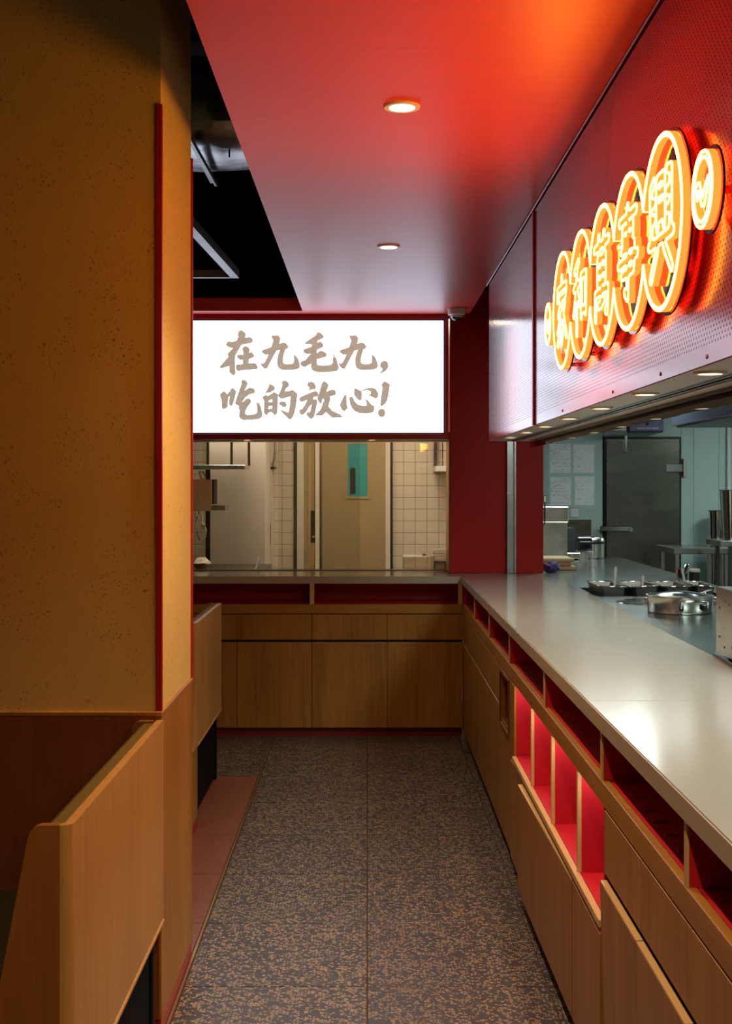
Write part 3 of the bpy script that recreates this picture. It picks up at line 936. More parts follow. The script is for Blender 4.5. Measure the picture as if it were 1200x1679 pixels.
# ------------------------------------------------------------------ worktop (L-shaped quartz)
WT0, WT1 = 0.999, 1.046
pl = [(LBX0, 8.30), (0.612, 8.30), (0.612, 1.0), (1.212, 1.0), (1.212, 8.578), (0.5545, 8.578), (0.5545, 8.90), (LBX0, 8.90)]
wt = thing('worktop', 'pale quartz L-shaped counter top running along both counters', 'counter top', (0.9, 5, WT0))
obj('slab', MB().prism(pl, 'z', WT0, WT1 - 0.004), 'quartz_edge', wt)
ins = 0.003
pl2 = [(LBX0, 8.30 + ins), (0.612 + ins, 8.30 + ins), (0.612 + ins, 1.0), (1.212, 1.0), (1.212, 8.578), (0.5545, 8.578), (0.5545, 8.90), (LBX0, 8.90)]
obj('polished_top', MB().prism(pl2, 'z', WT1 - 0.004, WT1), 'quartz', wt)
obj('joint_line', MB().box(0.613, 1.211, 3.545, 3.548, WT1, WT1 + 0.0004), 'quartz_edge', wt)

# ------------------------------------------------------------------ open shelves under the worktop
ZS0, ZS1 = 0.864, 0.999
sh = thing('open_shelf', 'red lined open shelf under the back counter top', 'shelf', (-0.8, 8.3, 0.80))
obj('front_rail', MB().box(LBX0, 0.616, 8.300, 8.322, 0.803, ZS0, 0.002), 'wood_x', sh)
obj('shelf_bottom', MB().box(LBX0, 0.62, 8.3225, 8.70, 0.845, ZS0 - 0.001), 'red_shelf', sh)
obj('back_panel', MB().box(LBX0, 0.62, 8.62, 8.635, ZS0, ZS1 - 0.0005), 'red_shelf', sh)
for a, b in ((-1.34, -1.312), (-0.374, -0.345), (0.592, 0.617)):
    dv = obj('divider', MB().box(a + 0.004, b - 0.004, 8.306, 8.619, ZS0, ZS1 - 0.0005), 'red_shelf', sh)
    obj('divider_edge', MB().box(a, b, 8.301, 8.3055, ZS0, ZS1 - 0.0005), 'edge', dv)
sh = thing('open_shelf', 'red lined open shelf with brass pins under the long right counter top', 'shelf', (0.62, 5, 0.80))
obj('front_rail', MB().box(0.620, 0.642, 1.2, 8.299, 0.803, ZS0, 0.002), 'wood_h', sh)
obj('shelf_bottom', MB().box(0.6425, 1.0, 1.2, 8.295, 0.845, ZS0 - 0.001), 'red_shelf', sh)
obj('back_panel', MB().box(0.93, 0.945, 1.2, 8.295, ZS0, ZS1 - 0.0005), 'red_shelf', sh)
DIV = [7.40, 6.51, 5.585, 4.484, 3.383, 2.487, 1.59]
for y in DIV:
    dv = obj('divider', MB().box(0.626, 0.929, y - 0.008, y + 0.008, ZS0, ZS1 - 0.0005), 'red_shelf', sh)
    obj('divider_edge', MB().box(0.6205, 0.6255, y - 0.0105, y + 0.0105, ZS0, ZS1 - 0.0005), 'edge', dv)
obj('end_panel', MB().box(0.6178, 0.945, 8.2995, 8.308, 0.845, ZS1 - 0.0005), 'red_shelf', sh)
mb = MB()
y = 1.5
while y < 8.2:
    if min(abs(y - d) for d in DIV) > 0.04:
        mb.box(0.665, 0.700, y - 0.0018, y + 0.0018, ZS0 - 0.0005, ZS0 + 0.004)
    y += 0.112
obj('brass_pins', mb, 'brass', sh)['kind'] = 'stuff'

# ------------------------------------------------------------------ cabinets
def cabinet(label, cat_group, axis, a0, a1, plane, drawer=True, wood_m='wood', doors=1, tilt=0.0, depth=0.36):
    """axis 'x': back counter unit spanning x, facing -Y; 'y': right counter unit spanning y, facing -X"""
    g = 0.0016
    mid = (a0 + a1) / 2
    t = thing('cabinet', label, 'cabinet', (mid, plane, 0) if axis == 'x' else (plane, mid, 0), cat_group)

    def bx(p0, p1, d0, d1, z0, z1, b=0.0):
        return MB().box(p0, p1, plane + d0, plane + d1, z0, z1, b) if axis == 'x' else MB().box(plane + d0, plane + d1, p0, p1, z0, z1, b)
    obj('carcass', bx(a0 + 0.0005, a1 - 0.0005, 0.0225, depth, 0.058, 0.800), 'carcass', t)
    obj('toe_kick', bx(a0 + 0.0005, a1 - 0.0005, 0.030, depth - 0.05, 0.0, 0.0575), 'kick_red' if axis == 'x' else 'kick', t)
    if drawer:
        obj('drawer_front', bx(a0 + g, a1 - g, 0.0, 0.020, 0.633, 0.798, 0.0012), wood_m, t)
    w = (a1 - a0) / doors
    for i in range(doors):
        d = bx(a0 + w * i + g, a0 + w * (i + 1) - g, 0.0, 0.020, 0.060, 0.613, 0.0012)
        if tilt:
            d.roty((plane + 0.01, 0, 0.06), -tilt)
        dd = obj('door', d, wood_m, t)
        e = bx(a0 + w * i + g + 0.002, a0 + w * (i + 1) - g - 0.002, 0.001, 0.019, 0.6131, 0.6150)
        if tilt:
            e.roty((plane + 0.01, 0, 0.06), -tilt)
        obj('door_edge', e, 'edge', dd)
    return t


bl = ['wooden base cabinet mostly hidden behind the far booth', 'wooden base cabinet of the back counter just right of the far booth', 'wooden base cabinet in the middle of the back counter', 'wooden base cabinet of the back counter in the right corner']
for (a0, a1), l in zip(((-1.335, -0.848), (-0.848, -0.361), (-0.361, 0.131), (0.131, 0.6198)), bl):
    cabinet(l, 'cabinets of the back counter', 'x', a0, a1, 8.302)
rl = ['in the far corner', 'second from the far corner', 'third from the far corner', 'fourth from the far corner', 'just before the intercom niche']
n5 = 5
for i in range(n5):
    a1 = 8.296 - i * 0.4575
    cabinet('wooden base cabinet of the right counter ' + rl[i], 'cabinets of the right counter', 'y', a1 - 0.4575, a1, 0.620)
# unit with a recessed call-box niche
y0, y1 = 5.452, 6.008
t = thing('cabinet', 'wooden base cabinet with a small upright recessed slot, before the lit red niches', 'cabinet', (0.62, 5.73, 0), 'cabinets of the right counter')
obj('carcass', MB().box(0.70, 0.98, y0 + 0.001, y1 - 0.001, 0.058, 0.80), 'carcass', t)
obj('toe_kick', MB().box(0.650, 0.93, y0 + 0.001, y1 - 0.001, 0, 0.0575), 'kick', t)
fp = MB().box(0.62, 0.6415, y0 + 0.002, 5.565, 0.06, 0.798).box(0.62, 0.6415, 5.925, y1 - 0.0015, 0.06, 0.798).box(0.62, 0.6415, 5.565, 5.925, 0.06, 0.548).box(0.62, 0.6415, 5.565, 5.925, 0.785, 0.798)
obj('front_panel', fp, 'wood', t)
obj('niche_lining', MB().box(0.6417, 0.699, 5.565, 5.575, 0.548, 0.785).box(0.6417, 0.699, 5.915, 5.925, 0.548, 0.785).box(0.6417, 0.699, 5.575, 5.915, 0.775, 0.785).box(0.6417, 0.699, 5.575, 5.915, 0.548, 0.558).box(0.690, 0.699, 5.575, 5.915, 0.558, 0.775), 'wood_dark', t)
obj('niche_trim', MB().box(0.614, 0.6195, 5.557, 5.567, 0.540, 0.793).box(0.614, 0.6195, 5.923, 5.933, 0.540, 0.793).box(0.614, 0.6195, 5.567, 5.923, 0.783, 0.793).box(0.614, 0.6195, 5.567, 5.923, 0.540, 0.550), 'wood_dark', t)
obj('niche_tray', MB().box(0.622, 0.688, 5.578, 5.912, 0.5585, 0.566, 0.002), 'brass', t)
# lit niche unit
y0, y1 = 3.335, 5.450
t = thing('display_niche', 'four glowing red lit compartments set into the right counter front', 'display unit', (0.62, 4.4, 0))
NZ0, NZ1, ND = 0.508, 0.800, 0.95
obj('carcass', MB().box(0.6425, 0.98, y0 + 0.001, y1 - 0.001, 0.058, 0.480), 'carcass', t)
obj('toe_kick', MB().box(0.650, 0.93, y0 + 0.001, y1 - 0.001, 0, 0.0575), 'kick', t)
obj('niche_floor', MB().box(0.626, ND, y0 + 0.02, y1 - 0.05, 0.485, NZ0), 'red_shelf', t)
obj('niche_back', MB().box(ND, ND + 0.015, y0 + 0.001, y1 - 0.001, 0.485, NZ1), 'red_shelf', t)
obj('niche_top', MB().box(0.6425, ND, y0 + 0.02, y1 - 0.05, NZ1 + 0.001, NZ1 + 0.016), 'red_shelf', t)
obj('side_panel', MB().box(0.622, ND, y0 + 0.002, y0 + 0.019, 0.485, NZ1), 'red_shelf', t)
obj('side_panel', MB().box(0.626, ND, 5.352, 5.400, 0.509, NZ1), 'red_shelf', t)
obj('stile', MB().box(0.616, 0.6255, 5.346, y1 - 0.002, 0.485, 0.80, 0.001), 'wood', t)
obj('sill', MB().box(0.606, 0.6255, y0 + 0.003, 5.345, 0.486, 0.5075, 0.002), 'edge', t)
for y in (4.815, 4.285, 3.755):
    dv = obj('divider', MB().box(0.630, ND - 0.001, y - 0.008, y + 0.008, NZ0 + 0.0005, NZ1), 'red_shelf', t)
    obj('divider_edge', MB().box(0.618, 0.6295, y - 0.010, y + 0.010, NZ0 + 0.0005, NZ1), 'edge', dv)
for a, b in ((3.37, 3.735), (3.775, 4.265), (4.305, 4.795), (4.835, 5.33)):
    obj('led_strip', MB().box(0.66, 0.672, a, b, NZ1 - 0.007, NZ1 - 0.0005), 'led', t)
for (a, b, dx, ang) in ((5.0, 5.448, 0.0, 0.0), (3.79, 4.996, -0.004, 0.016), (3.337, 3.786, -0.003, 0.0)):
    d = MB().box(0.612 + dx, 0.632 + dx, a + 0.002, b - 0.002, 0.060, 0.470, 0.0012)
    e = MB().box(0.613 + dx, 0.631 + dx, a + 0.004, b - 0.004, 0.4701, 0.4722)
    if ang:
        d.rotz((0.612, a, 0), ang)
        e.rotz((0.612, a, 0), ang)
    dd = obj('door', d, 'wood', t)
    obj('door_edge', e, 'edge', dd)
nl = ['right after the lit red niches', 'second after the lit red niches', 'third after the lit red niches at the picture edge', 'fourth after the lit red niches beyond the picture edge']
for i in range(4):
    a1 = 3.332 - i * 0.446
    cabinet('wooden base cabinet ' + nl[i], 'cabinets of the right counter', 'y', a1 - 0.446, a1, 0.620, tilt=0.022 if i < 2 else 0.0)


# ------------------------------------------------------------------ booth benches
def bench(label, X, ya, yb, ztop, zlow, feet='front'):
    t = thing('booth_bench', label, 'bench', (X - 0.35, (ya + yb) / 2, 0), 'booth benches')
    rc = 0.026
    plan = [(X, yb), (X, ya + rc)] + [(X - rc + rc * math.cos(a), ya + rc - rc * math.sin(a)) for a in [math.pi / 2 * i / 8 for i in range(1, 9)]] + [(X - rc, ya + 0.0215), (X - 0.020, ya + 0.0225), (X - 0.020, yb)]
    obj('back_panel', MB().prism(plan, 'z', zlow, ztop), 'wood_light', t, smooth=40)
    obj('bottom_edge', MB().box(X - 0.030, X + 0.004, ya + 0.028, yb - 0.001, zlow - 0.016, zlow - 0.0005, 0.004), 'wood_light', t)
    prof = [(X - rc - 0.0002, 0.0), (X - rc - 0.0002, ztop), (X - 0.068, ztop), (X - 0.079, ztop - 0.004), (X - 0.087, ztop - 0.012), (X - 0.092, ztop - 0.026), (X - 0.185, 0.43), (X - 0.56, 0.43), (X - 0.56, 0.0)]
    for y in (ya, yb - 0.022):
        obj('end_panel', MB().prism(prof, 'y', y, y + 0.0214), 'wood_end_shade', t)
    cu = [(X - 0.0205, 0.46), (X - 0.0205, ztop - 0.014), (X - 0.030, ztop - 0.006), (X - 0.052, ztop - 0.006), (X - 0.066, ztop - 0.016), (X - 0.165, 0.46)]
    obj('back_cushion', MB().prism(cu, 'y', ya + 0.0225, yb - 0.0225), 'olive', t)
    obj('seat_cushion', MB().box(X - 0.56, X - 0.166, ya + 0.0225, yb - 0.0225, 0.40, 0.452, 0.015), 'seat', t)
    obj('seat_base', MB().box(X - 0.55, X - 0.03, ya + 0.0225, yb - 0.0225, 0.02, 0.399), 'black', t)
    for y in (ya + 0.03, yb - 0.07):
        obj('leg', MB().box(X - 0.050, X - 0.022, y, y + 0.04, 0.0, zlow - 0.017, 0.002), 'black_metal', t)
    obj('foot_rail', MB().box(X - 0.045, X - 0.028, ya + 0.07, yb - 0.07, 0.03, 0.06, 0.002), 'black_metal', t)
    return t


bench('near wooden booth bench with sloped end panel in front of the pillar', -0.608, 2.628, 3.802, 0.945, 0.356)
bench('far wooden booth bench beyond the pillar', -0.820, 6.132, 7.172, 0.978, 0.392)
tag(obj('trim_2', MB().box(-1.75, -0.816, 5.60, 6.128, 0.046, 0.395, 0.003), 'wood'), 'wooden plinth panel closing the near end of the far booth', 'panel', kind='structure')
tag(obj('baseboard_left', MB().box(-1.75, -0.818, 5.602, 6.130, 0.0, 0.045), 'red_trim'), 'red skirting below the far booth plinth', 'baseboard', kind='structure')

# ------------------------------------------------------------------ things in the ceiling void
prof = []
for i in range(26):
    a = 2 * math.pi * i / 26
    prof.append((6.32 + 0.34 * math.copysign(abs(math.cos(a)) ** 0.45, math.cos(a)), 3.47 + 0.22 * math.copysign(abs(math.sin(a)) ** 0.45, math.sin(a))))
mb = MB()
nseg = 30
vs, fs = [], []
rnd = random.Random(3)
for s in range(nseg + 1):
    x = -2.2 + 2.15 * s / nseg
    for j, (yy, zz) in enumerate(prof):
        k = 1 + rnd.uniform(-0.05, 0.03) + 0.03 * math.sin(x * 9 + j)
        vs.append((x, 6.32 + (yy - 6.32) * k, 3.47 + (zz - 3.47) * k))
nn = len(prof)
for s in range(nseg):
    for j in range(nn):
        fs.append((s * nn + j, s * nn + (j + 1) % nn, (s + 1) * nn + (j + 1) % nn, (s + 1) * nn + j))
mb.add(vs, fs)
t = thing('duct', 'crumpled foil wrapped air duct high in the black ceiling void', 'duct', (-1.1, 6.32, 3.25))
obj('foil_wrap', mb, 'foil', t, smooth=25)
obj('pin', MB().cyl((-0.665, 6.15, 3.225), 0.004, 0.03, 8), 'black_metal', t)
for x in (-0.74,):
    obj('hanger_rod', MB().tube([(x, 6.9, 3.60), (x, 6.9, 3.84)], 0.005, 6), 'black_metal', t)
tag(obj('hanger_bar', MB().tube([(-0.80, 5.3, 3.20), (-0.785, 6.62, 3.205)], 0.012, 6).box(-0.812, -0.792, 5.3, 6.6, 3.205, 3.213), 'steel_dark'), 'thin dark angle bar slung under the foil duct', 'bar')
t = thing('hanging_frame', 'silver steel angle frame hanging in the ceiling void', 'frame', (-0.80, 7.0, 2.87))
d0, d1 = Vector((-0.767, 7.60, 2.875)), Vector((-0.868, 5.90, 2.905))
dr = (d1 - d0)
side = Vector((-1, -0.06, 0)).normalized()
def lbar(p, q, sd, w, hgt, th=0.004):
    mb = MB()
    up = Vector((0, 0, 1))
    a = [p, p + sd * w, p + sd * w + up * th, p + up * th]
    b = [x + (q - p) for x in a]
    mb.add(a + b, [(0, 1, 2, 3), (4, 5, 6, 7), (0, 1, 5, 4), (1, 2, 6, 5), (2, 3, 7, 6), (3, 0, 4, 7)])
    a = [p, p - sd * th, p - sd * th + up * hgt, p + up * hgt]
    b = [x + (q - p) for x in a]
    mb.add(a + b, [(0, 1, 2, 3), (4, 5, 6, 7), (0, 1, 5, 4), (1, 2, 6, 5), (2, 3, 7, 6), (3, 0, 4, 7)])
    return mb
obj('angle_bar', lbar(d0, d1, side, 0.045, 0.05), 'frame_steel', t)
obj('angle_bar', lbar(d0 + Vector((0, 0, 0.0)), d0 + Vector((-1.1, 0, 0)), Vector((0, -1, 0)), 0.03, 0.05), 'frame_steel', t)
obj('hanger_rod', MB().tube([(-0.775, 7.55, 2.88), (-0.775, 7.55, 3.849)], 0.004, 6), 'black_metal', t)
obj('hanger_rod', MB().tube([(-0.866, 5.925, 2.905), (-0.866, 5.925, 3.849)], 0.004, 6), 'black_metal', t)
tag(obj('copper_pipe', MB().tube([(-1.16, 8.45, 2.872), (-0.93, 8.5, 2.863)], 0.008, 8), 'brass'), 'short copper pipe lying on the back ledge of the ceiling opening', 'pipe')

# ------------------------------------------------------------------ PREP ROOM behind the serving window
TY = 10.80
tw = obj('wall_back', MB().box(-2.2, 0.95, TY + 0.006, TY + 0.12, 0, 2.9), 'tile_grout', loc=(-0.6, TY, 0))
tag(tw, 'cream square tiled wall of the prep room behind the serving window', 'wall', kind='structure')
ts = TY / FPX
TP = 0.0995
tme = None
def tiles(xa, xb, x_anchor):
    global tme
    k0 = math.floor((xa - x_anchor) / TP)
    z = EYE - (722 + 16.5 - VY) * ts
    x = x_anchor + k0 * TP
    while x < xb - 0.004:
        zz = z + TP * 1
        while zz > 0.80:
            a, b = max(x, xa), min(x + TP, xb)
            if b - a > 0.01:
                obj('tile', MB().box(a + 0.0013, b - 0.0013, TY, TY + 0.012, zz - TP + 0.0013, zz - 0.0013, 0.0012), 'tile', tw)
            zz -= TP
        x += TP
tiles((643.5 - VX) * ts, 0.70, (661.5 - VX) * ts)
tiles((436 - VX) * ts, (482 - VX) * ts, (462.5 - VX) * ts)
tiles(-1.58, -1.36, -1.56)
def tx(px):
    return (px - VX) * ts
dr = obj('door_1', MB().box(tx(527), tx(639), TY - 0.05, TY - 0.008, 0.01, 2.35, 0.003), 'door_tan', loc=(0, TY, 0))
tag(dr, 'tan painted swing door with a small teal window, seen through the serving window', 'door', kind='structure')
wz0, wz1 = EYE - (814 - VY) * ts, EYE - (728 - VY) * ts
obj('window_frame', MB().box(tx(566), tx(607), TY - 0.056, TY - 0.0505, wz0 - 0.022, wz0).box(tx(566), tx(607), TY - 0.056, TY - 0.0505, wz1, wz1 + 0.022).box(tx(566), tx(570.5), TY - 0.056, TY - 0.0505, wz0, wz1).box(tx(602.5), tx(607), TY - 0.056, TY - 0.0505, wz0, wz1), 'door_tan', dr)
obj('vision_panel', MB().box(tx(570.5), tx(602.5), TY - 0.0535, TY - 0.0502, wz0, wz1), plain('teal_vision_panel', (0.06, 0.30, 0.30), 0.12), dr)['label'] = 'teal glass panel'
obj('dark_silhouette', MB().box(tx(574), tx(583), TY - 0.0545, TY - 0.0536, wz0 + 0.02, wz0 + 0.24), 'steel_dark', dr)['label'] = 'dark upright shape behind the teal glass'
obj('hinge_strip', MB().box(tx(632), tx(639.5), TY - 0.053, TY - 0.0503, 0.05, 2.3), 'grey_panel', dr)
obj('edge_strip', MB().box(tx(524.5), tx(528), TY - 0.053, TY - 0.010, 0.02, 2.34), 'steel', dr)
fr = obj('door_2', MB().box(tx(499), tx(516.5), TY - 0.045, TY - 0.008, 0.01, 2.35, 0.002), 'door_tan', loc=(-0.45, TY, 0))
tag(fr, 'narrow tan door leaf with a dark lock plate beside the swing door', 'door', kind='structure')
obj('lock_plate', MB().box(tx(509.5), tx(516), TY - 0.050, TY - 0.0455, EYE - (889 - VY) * ts, EYE - (837 - VY) * ts, 0.001), 'carcass', fr)
obj('knob', MB().lathe([(0.0001, TY - 0.066), (0.010, TY - 0.062), (0.011, TY - 0.055), (0.006, TY - 0.0505)], (tx(514.5), 0, EYE - (880 - VY) * ts), 14, 'y'), 'brass', fr, smooth=50)
tag(obj('trim_3', MB().box(tx(517), tx(524), TY - 0.06, TY - 0.007, 0, 2.36, 0.003), 'cream'), 'pale upright post between the two tan door leaves', 'post', kind='structure')
tag(obj('trim_4', MB().box(tx(640), tx(643.5), TY - 0.03, TY - 0.002, 0, 2.36, 0.001), 'steel_dark'), 'dark jamb right of the tan door', 'jamb', kind='structure')
tag(obj('trim_5', MB().box(tx(482.5), tx(487), TY - 0.02, TY - 0.002, 0, 2.36, 0.001), 'steel_dark'), 'dark joint strip beside the tiles left of the doors', 'jamb', kind='structure')
tag(obj('trim_6', MB().box(tx(487.3), tx(498.7), TY - 0.05, TY - 0.007, 0, 2.36, 0.002), 'grey_panel'), 'grey door frame post left of the narrow leaf', 'post', kind='structure')
tag(obj('ceiling', MB().box(-2.3, 1.0, 8.93, 10.9, 2.90, 2.95), 'cream'), 'plain ceiling of the prep room', 'ceiling', kind='structure')
# prep room lights
for x, lab in ((-1.0, 'flat ceiling panel light of the prep room above the grey cabinet'), (0.25, 'flat ceiling panel light of the prep room above the tan door')):
    t = thing('panel_light', lab, 'ceiling light', (x, 9.6, 2.88), 'prep room panel lights')
    obj('frame', MB().box(x - 0.31, x + 0.31, 9.29, 9.91, 2.885, 2.8995), 'white_plastic', t)
    obj('diffuser', MB().box(x - 0.29, x + 0.29, 9.31, 9.89, 2.879, 2.8845), 'prep_led', t)
# grey cabinet, steel bench and fittings on the left
gx0, gx1 = (342 - VX) * 10.1 / FPX, (436 - VX) * 10.1 / FPX
t = thing('tall_cabinet', 'tall pale grey cabinet behind the left part of the serving window', 'cabinet', ((gx0 + gx1) / 2, 10.4, 0))
obj('body', MB().box(gx0, gx1, 10.12, 10.55, 0.02, 2.45, 0.004), 'grey_panel', t)
obj('door', MB().box(gx0 + 0.004, gx1 - 0.004, 10.095, 10.1195, 0.06, 2.40, 0.003), 'grey_panel', t)
obj('plinth', MB().box(gx0 + 0.02, gx1 - 0.02, 10.15, 10.53, 0.0, 0.0195), 'kick', t)
sb = thing('prep_table', 'steel prep table behind the left part of the serving window', 'table', (-1.2, 9.4, 0))
obj('table_top', MB().box(-1.9, -0.74, 8.96, 9.90, 0.985, 1.025, 0.004), 'steel_dark', sb)
for x in (-1.86, -0.80):
    for y in (9.0, 9.86):
        obj('leg', MB().cyl((x, y, 0), 0.018, 0.9845, 12), 'steel', sb, smooth=40)
obj('splash_guard', MB().prism([(9.0, 1.0255), (9.35, 1.0255), (9.35, 1.11)], 'x', -0.80, -0.79), 'steel', sb)
sxx = 9.75 / FPX
t = thing('wall_shelf', 'open steel overshelf above the prep table with upright posts', 'shelf', (-1.2, 9.75, 1.02))
obj('shelf_board', MB().box(-1.9, (406 - VX) * sxx, 9.55, 9.92, EYE - (770 - VY) * sxx, EYE - (763 - VY) * sxx, 0.003), 'steel', t)
for a in (374, 403):
    obj('post', MB().box((a - VX) * sxx, (a + 4.0 - VX) * sxx, 9.90, 9.925, EYE - (763 - VY) * sxx + 0.0005, 2.12), 'steel_dark', t)
obj('shelf_board', MB().box(-1.9, (407 - VX) * sxx, 9.55, 9.925, 2.1205, 2.15, 0.003), 'steel', t)
obj('post', MB().box((334 - VX) * sxx, (341 - VX) * sxx, 9.86, 9.895, 1.0255, EYE - (770 - VY) * sxx - 0.0005), 'black_metal', t)['label'] = 'black lower upright'
obj('teal_edge', MB().box(-1.9, (392 - VX) * sxx, 9.545, 9.5495, EYE - (766 - VY) * sxx, EYE - (763.5 - VY) * sxx), plain('teal_edging', (0.08, 0.30, 0.27), 0.3), t)
s9 = 9.60 / FPX
t = thing('steel_dispenser', 'box shaped steel dispenser with a foot ledge on the left of the prep room', 'dispenser', ((333 - VX) * s9, 9.62, EYE - (838 - VY) * s9))
obj('body', MB().box(-1.55, (347 - VX) * s9, 9.60, 9.855, EYE - (838 - VY) * s9, EYE - (786 - VY) * s9, 0.004), 'beige_metal', t)
obj('slot_bar', MB().box((347.2 - VX) * s9, (351 - VX) * s9, 9.61, 9.80, EYE - (827 - VY) * s9, EYE - (786 - VY) * s9, 0.002), 'carcass', t)
obj('ledge', MB().box((346 - VX) * s9, (370 - VX) * s9, 9.60, 9.80, EYE - (837 - VY) * s9, EYE - (828.5 - VY) * s9, 0.003), 'steel', t)
obj('lid_handle', MB().tube([P(326, 773, 9.7), P(330, 785, 9.7), P(338, 784, 9.7), P(333, 774, 9.7)], 0.006, 8, True), 'steel_warm', t, smooth=40)
t = thing('power_cable', 'pale looped power cable with a yellow tag hanging under the steel dispenser', 'cable', P(327, 880, 9.55))
cp = [(322, 839), (325, 848), (322, 862), (321, 876), (325, 887), (331, 888), (337, 880), (338, 869), (335, 861), (331, 857), (332, 845), (330, 839)]
obj('cord', MB().tube([P(a, b, 9.56) for a, b in cp], 0.0045, 8), 'white_plastic', t, smooth=60)
obj('cord', MB().tube([P(a, b, 9.59) for a, b in ((326, 839), (323, 850), (322, 866), (323, 878), (328, 887))], 0.004, 8), 'black_plastic', t, smooth=60)
q = P(332.5, 864, 9.55)
obj('tag', MB().box(q.x - 0.018, q.x + 0.018, 9.548, 9.553, q.z - 0.014, q.z + 0.016), 'yellow', t)['label'] = 'yellow cable tag'
q = P(331, 925, 9.15)
t = thing('serving_bowl', 'shallow bowl of amber food covered with crumpled white paper on the prep table', 'bowl', (q.x, 9.15, 1.0255))
obj('bowl', MB().lathe([(0.0001, 1.0255), (0.035, 1.0255), (0.055, 1.06), (0.060, 1.075), (0.057, 1.075), (0.045, 1.05), (0.0001, 1.045)], (q.x, 9.15, 0), 24), 'amber', t, smooth=50)
mb = MB()
rr = random.Random(5)
ring = []
mb.lathe([(0.0001, 1.120), (0.02, 1.118), (0.04, 1.108), (0.056, 1.092), (0.062, 1.078), (0.058, 1.0755)], (q.x, 9.15, 0), 18)
mb.v = [(x + rr.uniform(-.006, .006), y + rr.uniform(-.006, .006), z + rr.uniform(-.006, .006)) for x, y, z in mb.v]
obj('crumpled_paper', mb, 'white_cloth', t)
t = thing('steel_tin', 'square steel tin at the left end of the prep table', 'tin', (-1.30, 9.12, 1.0255))
obj('body', MB().box(-1.36, -1.245, 9.06, 9.18, 1.0255, 1.085, 0.003), 'steel_dark', t)
obj('rim', MB().box(-1.363, -1.242, 9.057, 9.183, 1.0852, 1.091, 0.002), 'steel', t)
# curved dryer on the tiles
s2 = 10.7 / FPX
t = thing('hand_dryer', 'grey curved wall dispenser high on the tiles beside the grey cabinet', 'dispenser', ((446 - VX) * s2, 10.65, EYE - (766 - VY) * s2))
zd0, zd1 = EYE - (766 - VY) * s2, EYE - (718 - VY) * s2
prof = [((437 - VX) * s2, zd0), ((449 - VX) * s2, zd0), ((453 - VX) * s2, zd0 + 0.06), ((456 - VX) * s2, zd0 + 0.13), ((457 - VX) * s2, zd1), ((437 - VX) * s2, zd1)]
obj('shell', MB().prism(prof, 'y', 10.60, TY - 0.001), 'grey_panel', t)
obj('front_edge', MB().tube([((a - VX) * s2, 10.597, EYE - (b - VY) * s2) for a, b in ((449, 765), (452, 752), (453.5, 740), (453, 724))], 0.010, 8), 'chrome', t, smooth=50)
obj('outlet', MB().box((438 - VX) * s2, (452 - VX) * s2, 10.61, 10.78, zd0 - 0.012, zd0 - 0.0005), 'carcass', t)
t = thing('wall_riser', 'slim grey service riser with a recessed slot between cabinet and tiles', 'riser', ((441 - VX) * s2, 10.7, 0))
obj('body', MB().box((437 - VX) * s2, (446.5 - VX) * s2, 10.62, TY - 0.001, 0, zd0 - 0.014, 0.004), 'grey_panel', t)
obj('slot', MB().box((441.5 - VX) * s2, (445 - VX) * s2, 10.614, 10.6195, EYE - (893 - VY) * s2, EYE - (857 - VY) * s2), 'carcass', t)
# right side of prep room
s3 = 10.4 / FPX
t = thing('wall_rack', 'small steel wall rack high in the right corner of the serving window', 'rack', ((726 - VX) * s3, 10.5, EYE - (773 - VY) * s3))
zr = EYE - (773 - VY) * s3
obj('tray', MB().box((714 - VX) * s3, 0.80, 10.40, TY - 0.001, zr, zr + 0.045, 0.003), 'white_plastic', t)
obj('upright', MB().box((714.5 - VX) * s3, (720 - VX) * s3, 10.70, TY - 0.001, zr + 0.0455, 2.06), 'steel_dark', t)
obj('upright', MB().box((725 - VX) * s3, (726.5 - VX) * s3, 10.40, 10.41, zr + 0.0455, 2.06), 'black_metal', t)
obj('rail', MB().tube([((715 - VX) * s3, 10.405, zr + 0.17), (0.8, 10.405, zr + 0.17)], 0.004, 6), 'steel', t)
tag(obj('pass_counter', MB().box(0.08, 0.94, 9.05, 9.65, 0.90, 0.94, 0.004).box(0.10, 0.14, 9.1, 9.14, 0, 0.8995).box(0.88, 0.92, 9.1, 9.14, 0, 0.8995).box(0.10, 0.14, 9.56, 9.60, 0, 0.8995).box(0.88, 0.92, 9.56, 9.60, 0, 0.8995), 'steel'), 'low steel side table hidden below the right part of the serving window', 'table')
s4 = 9.3 / FPX
t = thing('plastic_container', 'clear plastic food container beside the cutlery box', 'container', ((685 - VX) * s4, 9.3, 0.94))
ca = MB()
x0, x1, z0, z1 = (661 - VX) * s4, (708 - VX) * s4, 0.9405, EYE - (912 - VY) * s4
for (a, b, c, d) in ((x0, x1, 9.20, 9.203), (x0, x1, 9.417, 9.42), (x0, x0 + 0.003, 9.203, 9.417), (x1 - 0.003, x1, 9.203, 9.417)):
    ca.box(a, b, c, d, z0, z1)
ca.box(x0, x1, 9.20, 9.42, z0, z0 + 0.003)
obj('tub', ca, 'plastic_clear', t)
obj('lid', MB().box(x0 - 0.006, x1 + 0.006, 9.194, 9.426, z1 + 0.0005, z1 + 0.008, 0.003), 'plastic_clear', t)
obj('lid_clip', MB().box((692 - VX) * s4, (698 - VX) * s4, 9.25, 9.30, z1 + 0.0085, z1 + 0.018, 0.002), 'carcass', t)
q0 = P(722, 932, 9.15)
t = thing('cutlery_box', 'sloped steel cutlery box full of white spoons in the window corner', 'cutlery box', (q0.x, 9.15, 0.94))
cx0, cx1 = (712 - VX) * 9.15 / FPX, (748 - VX) * 9.15 / FPX
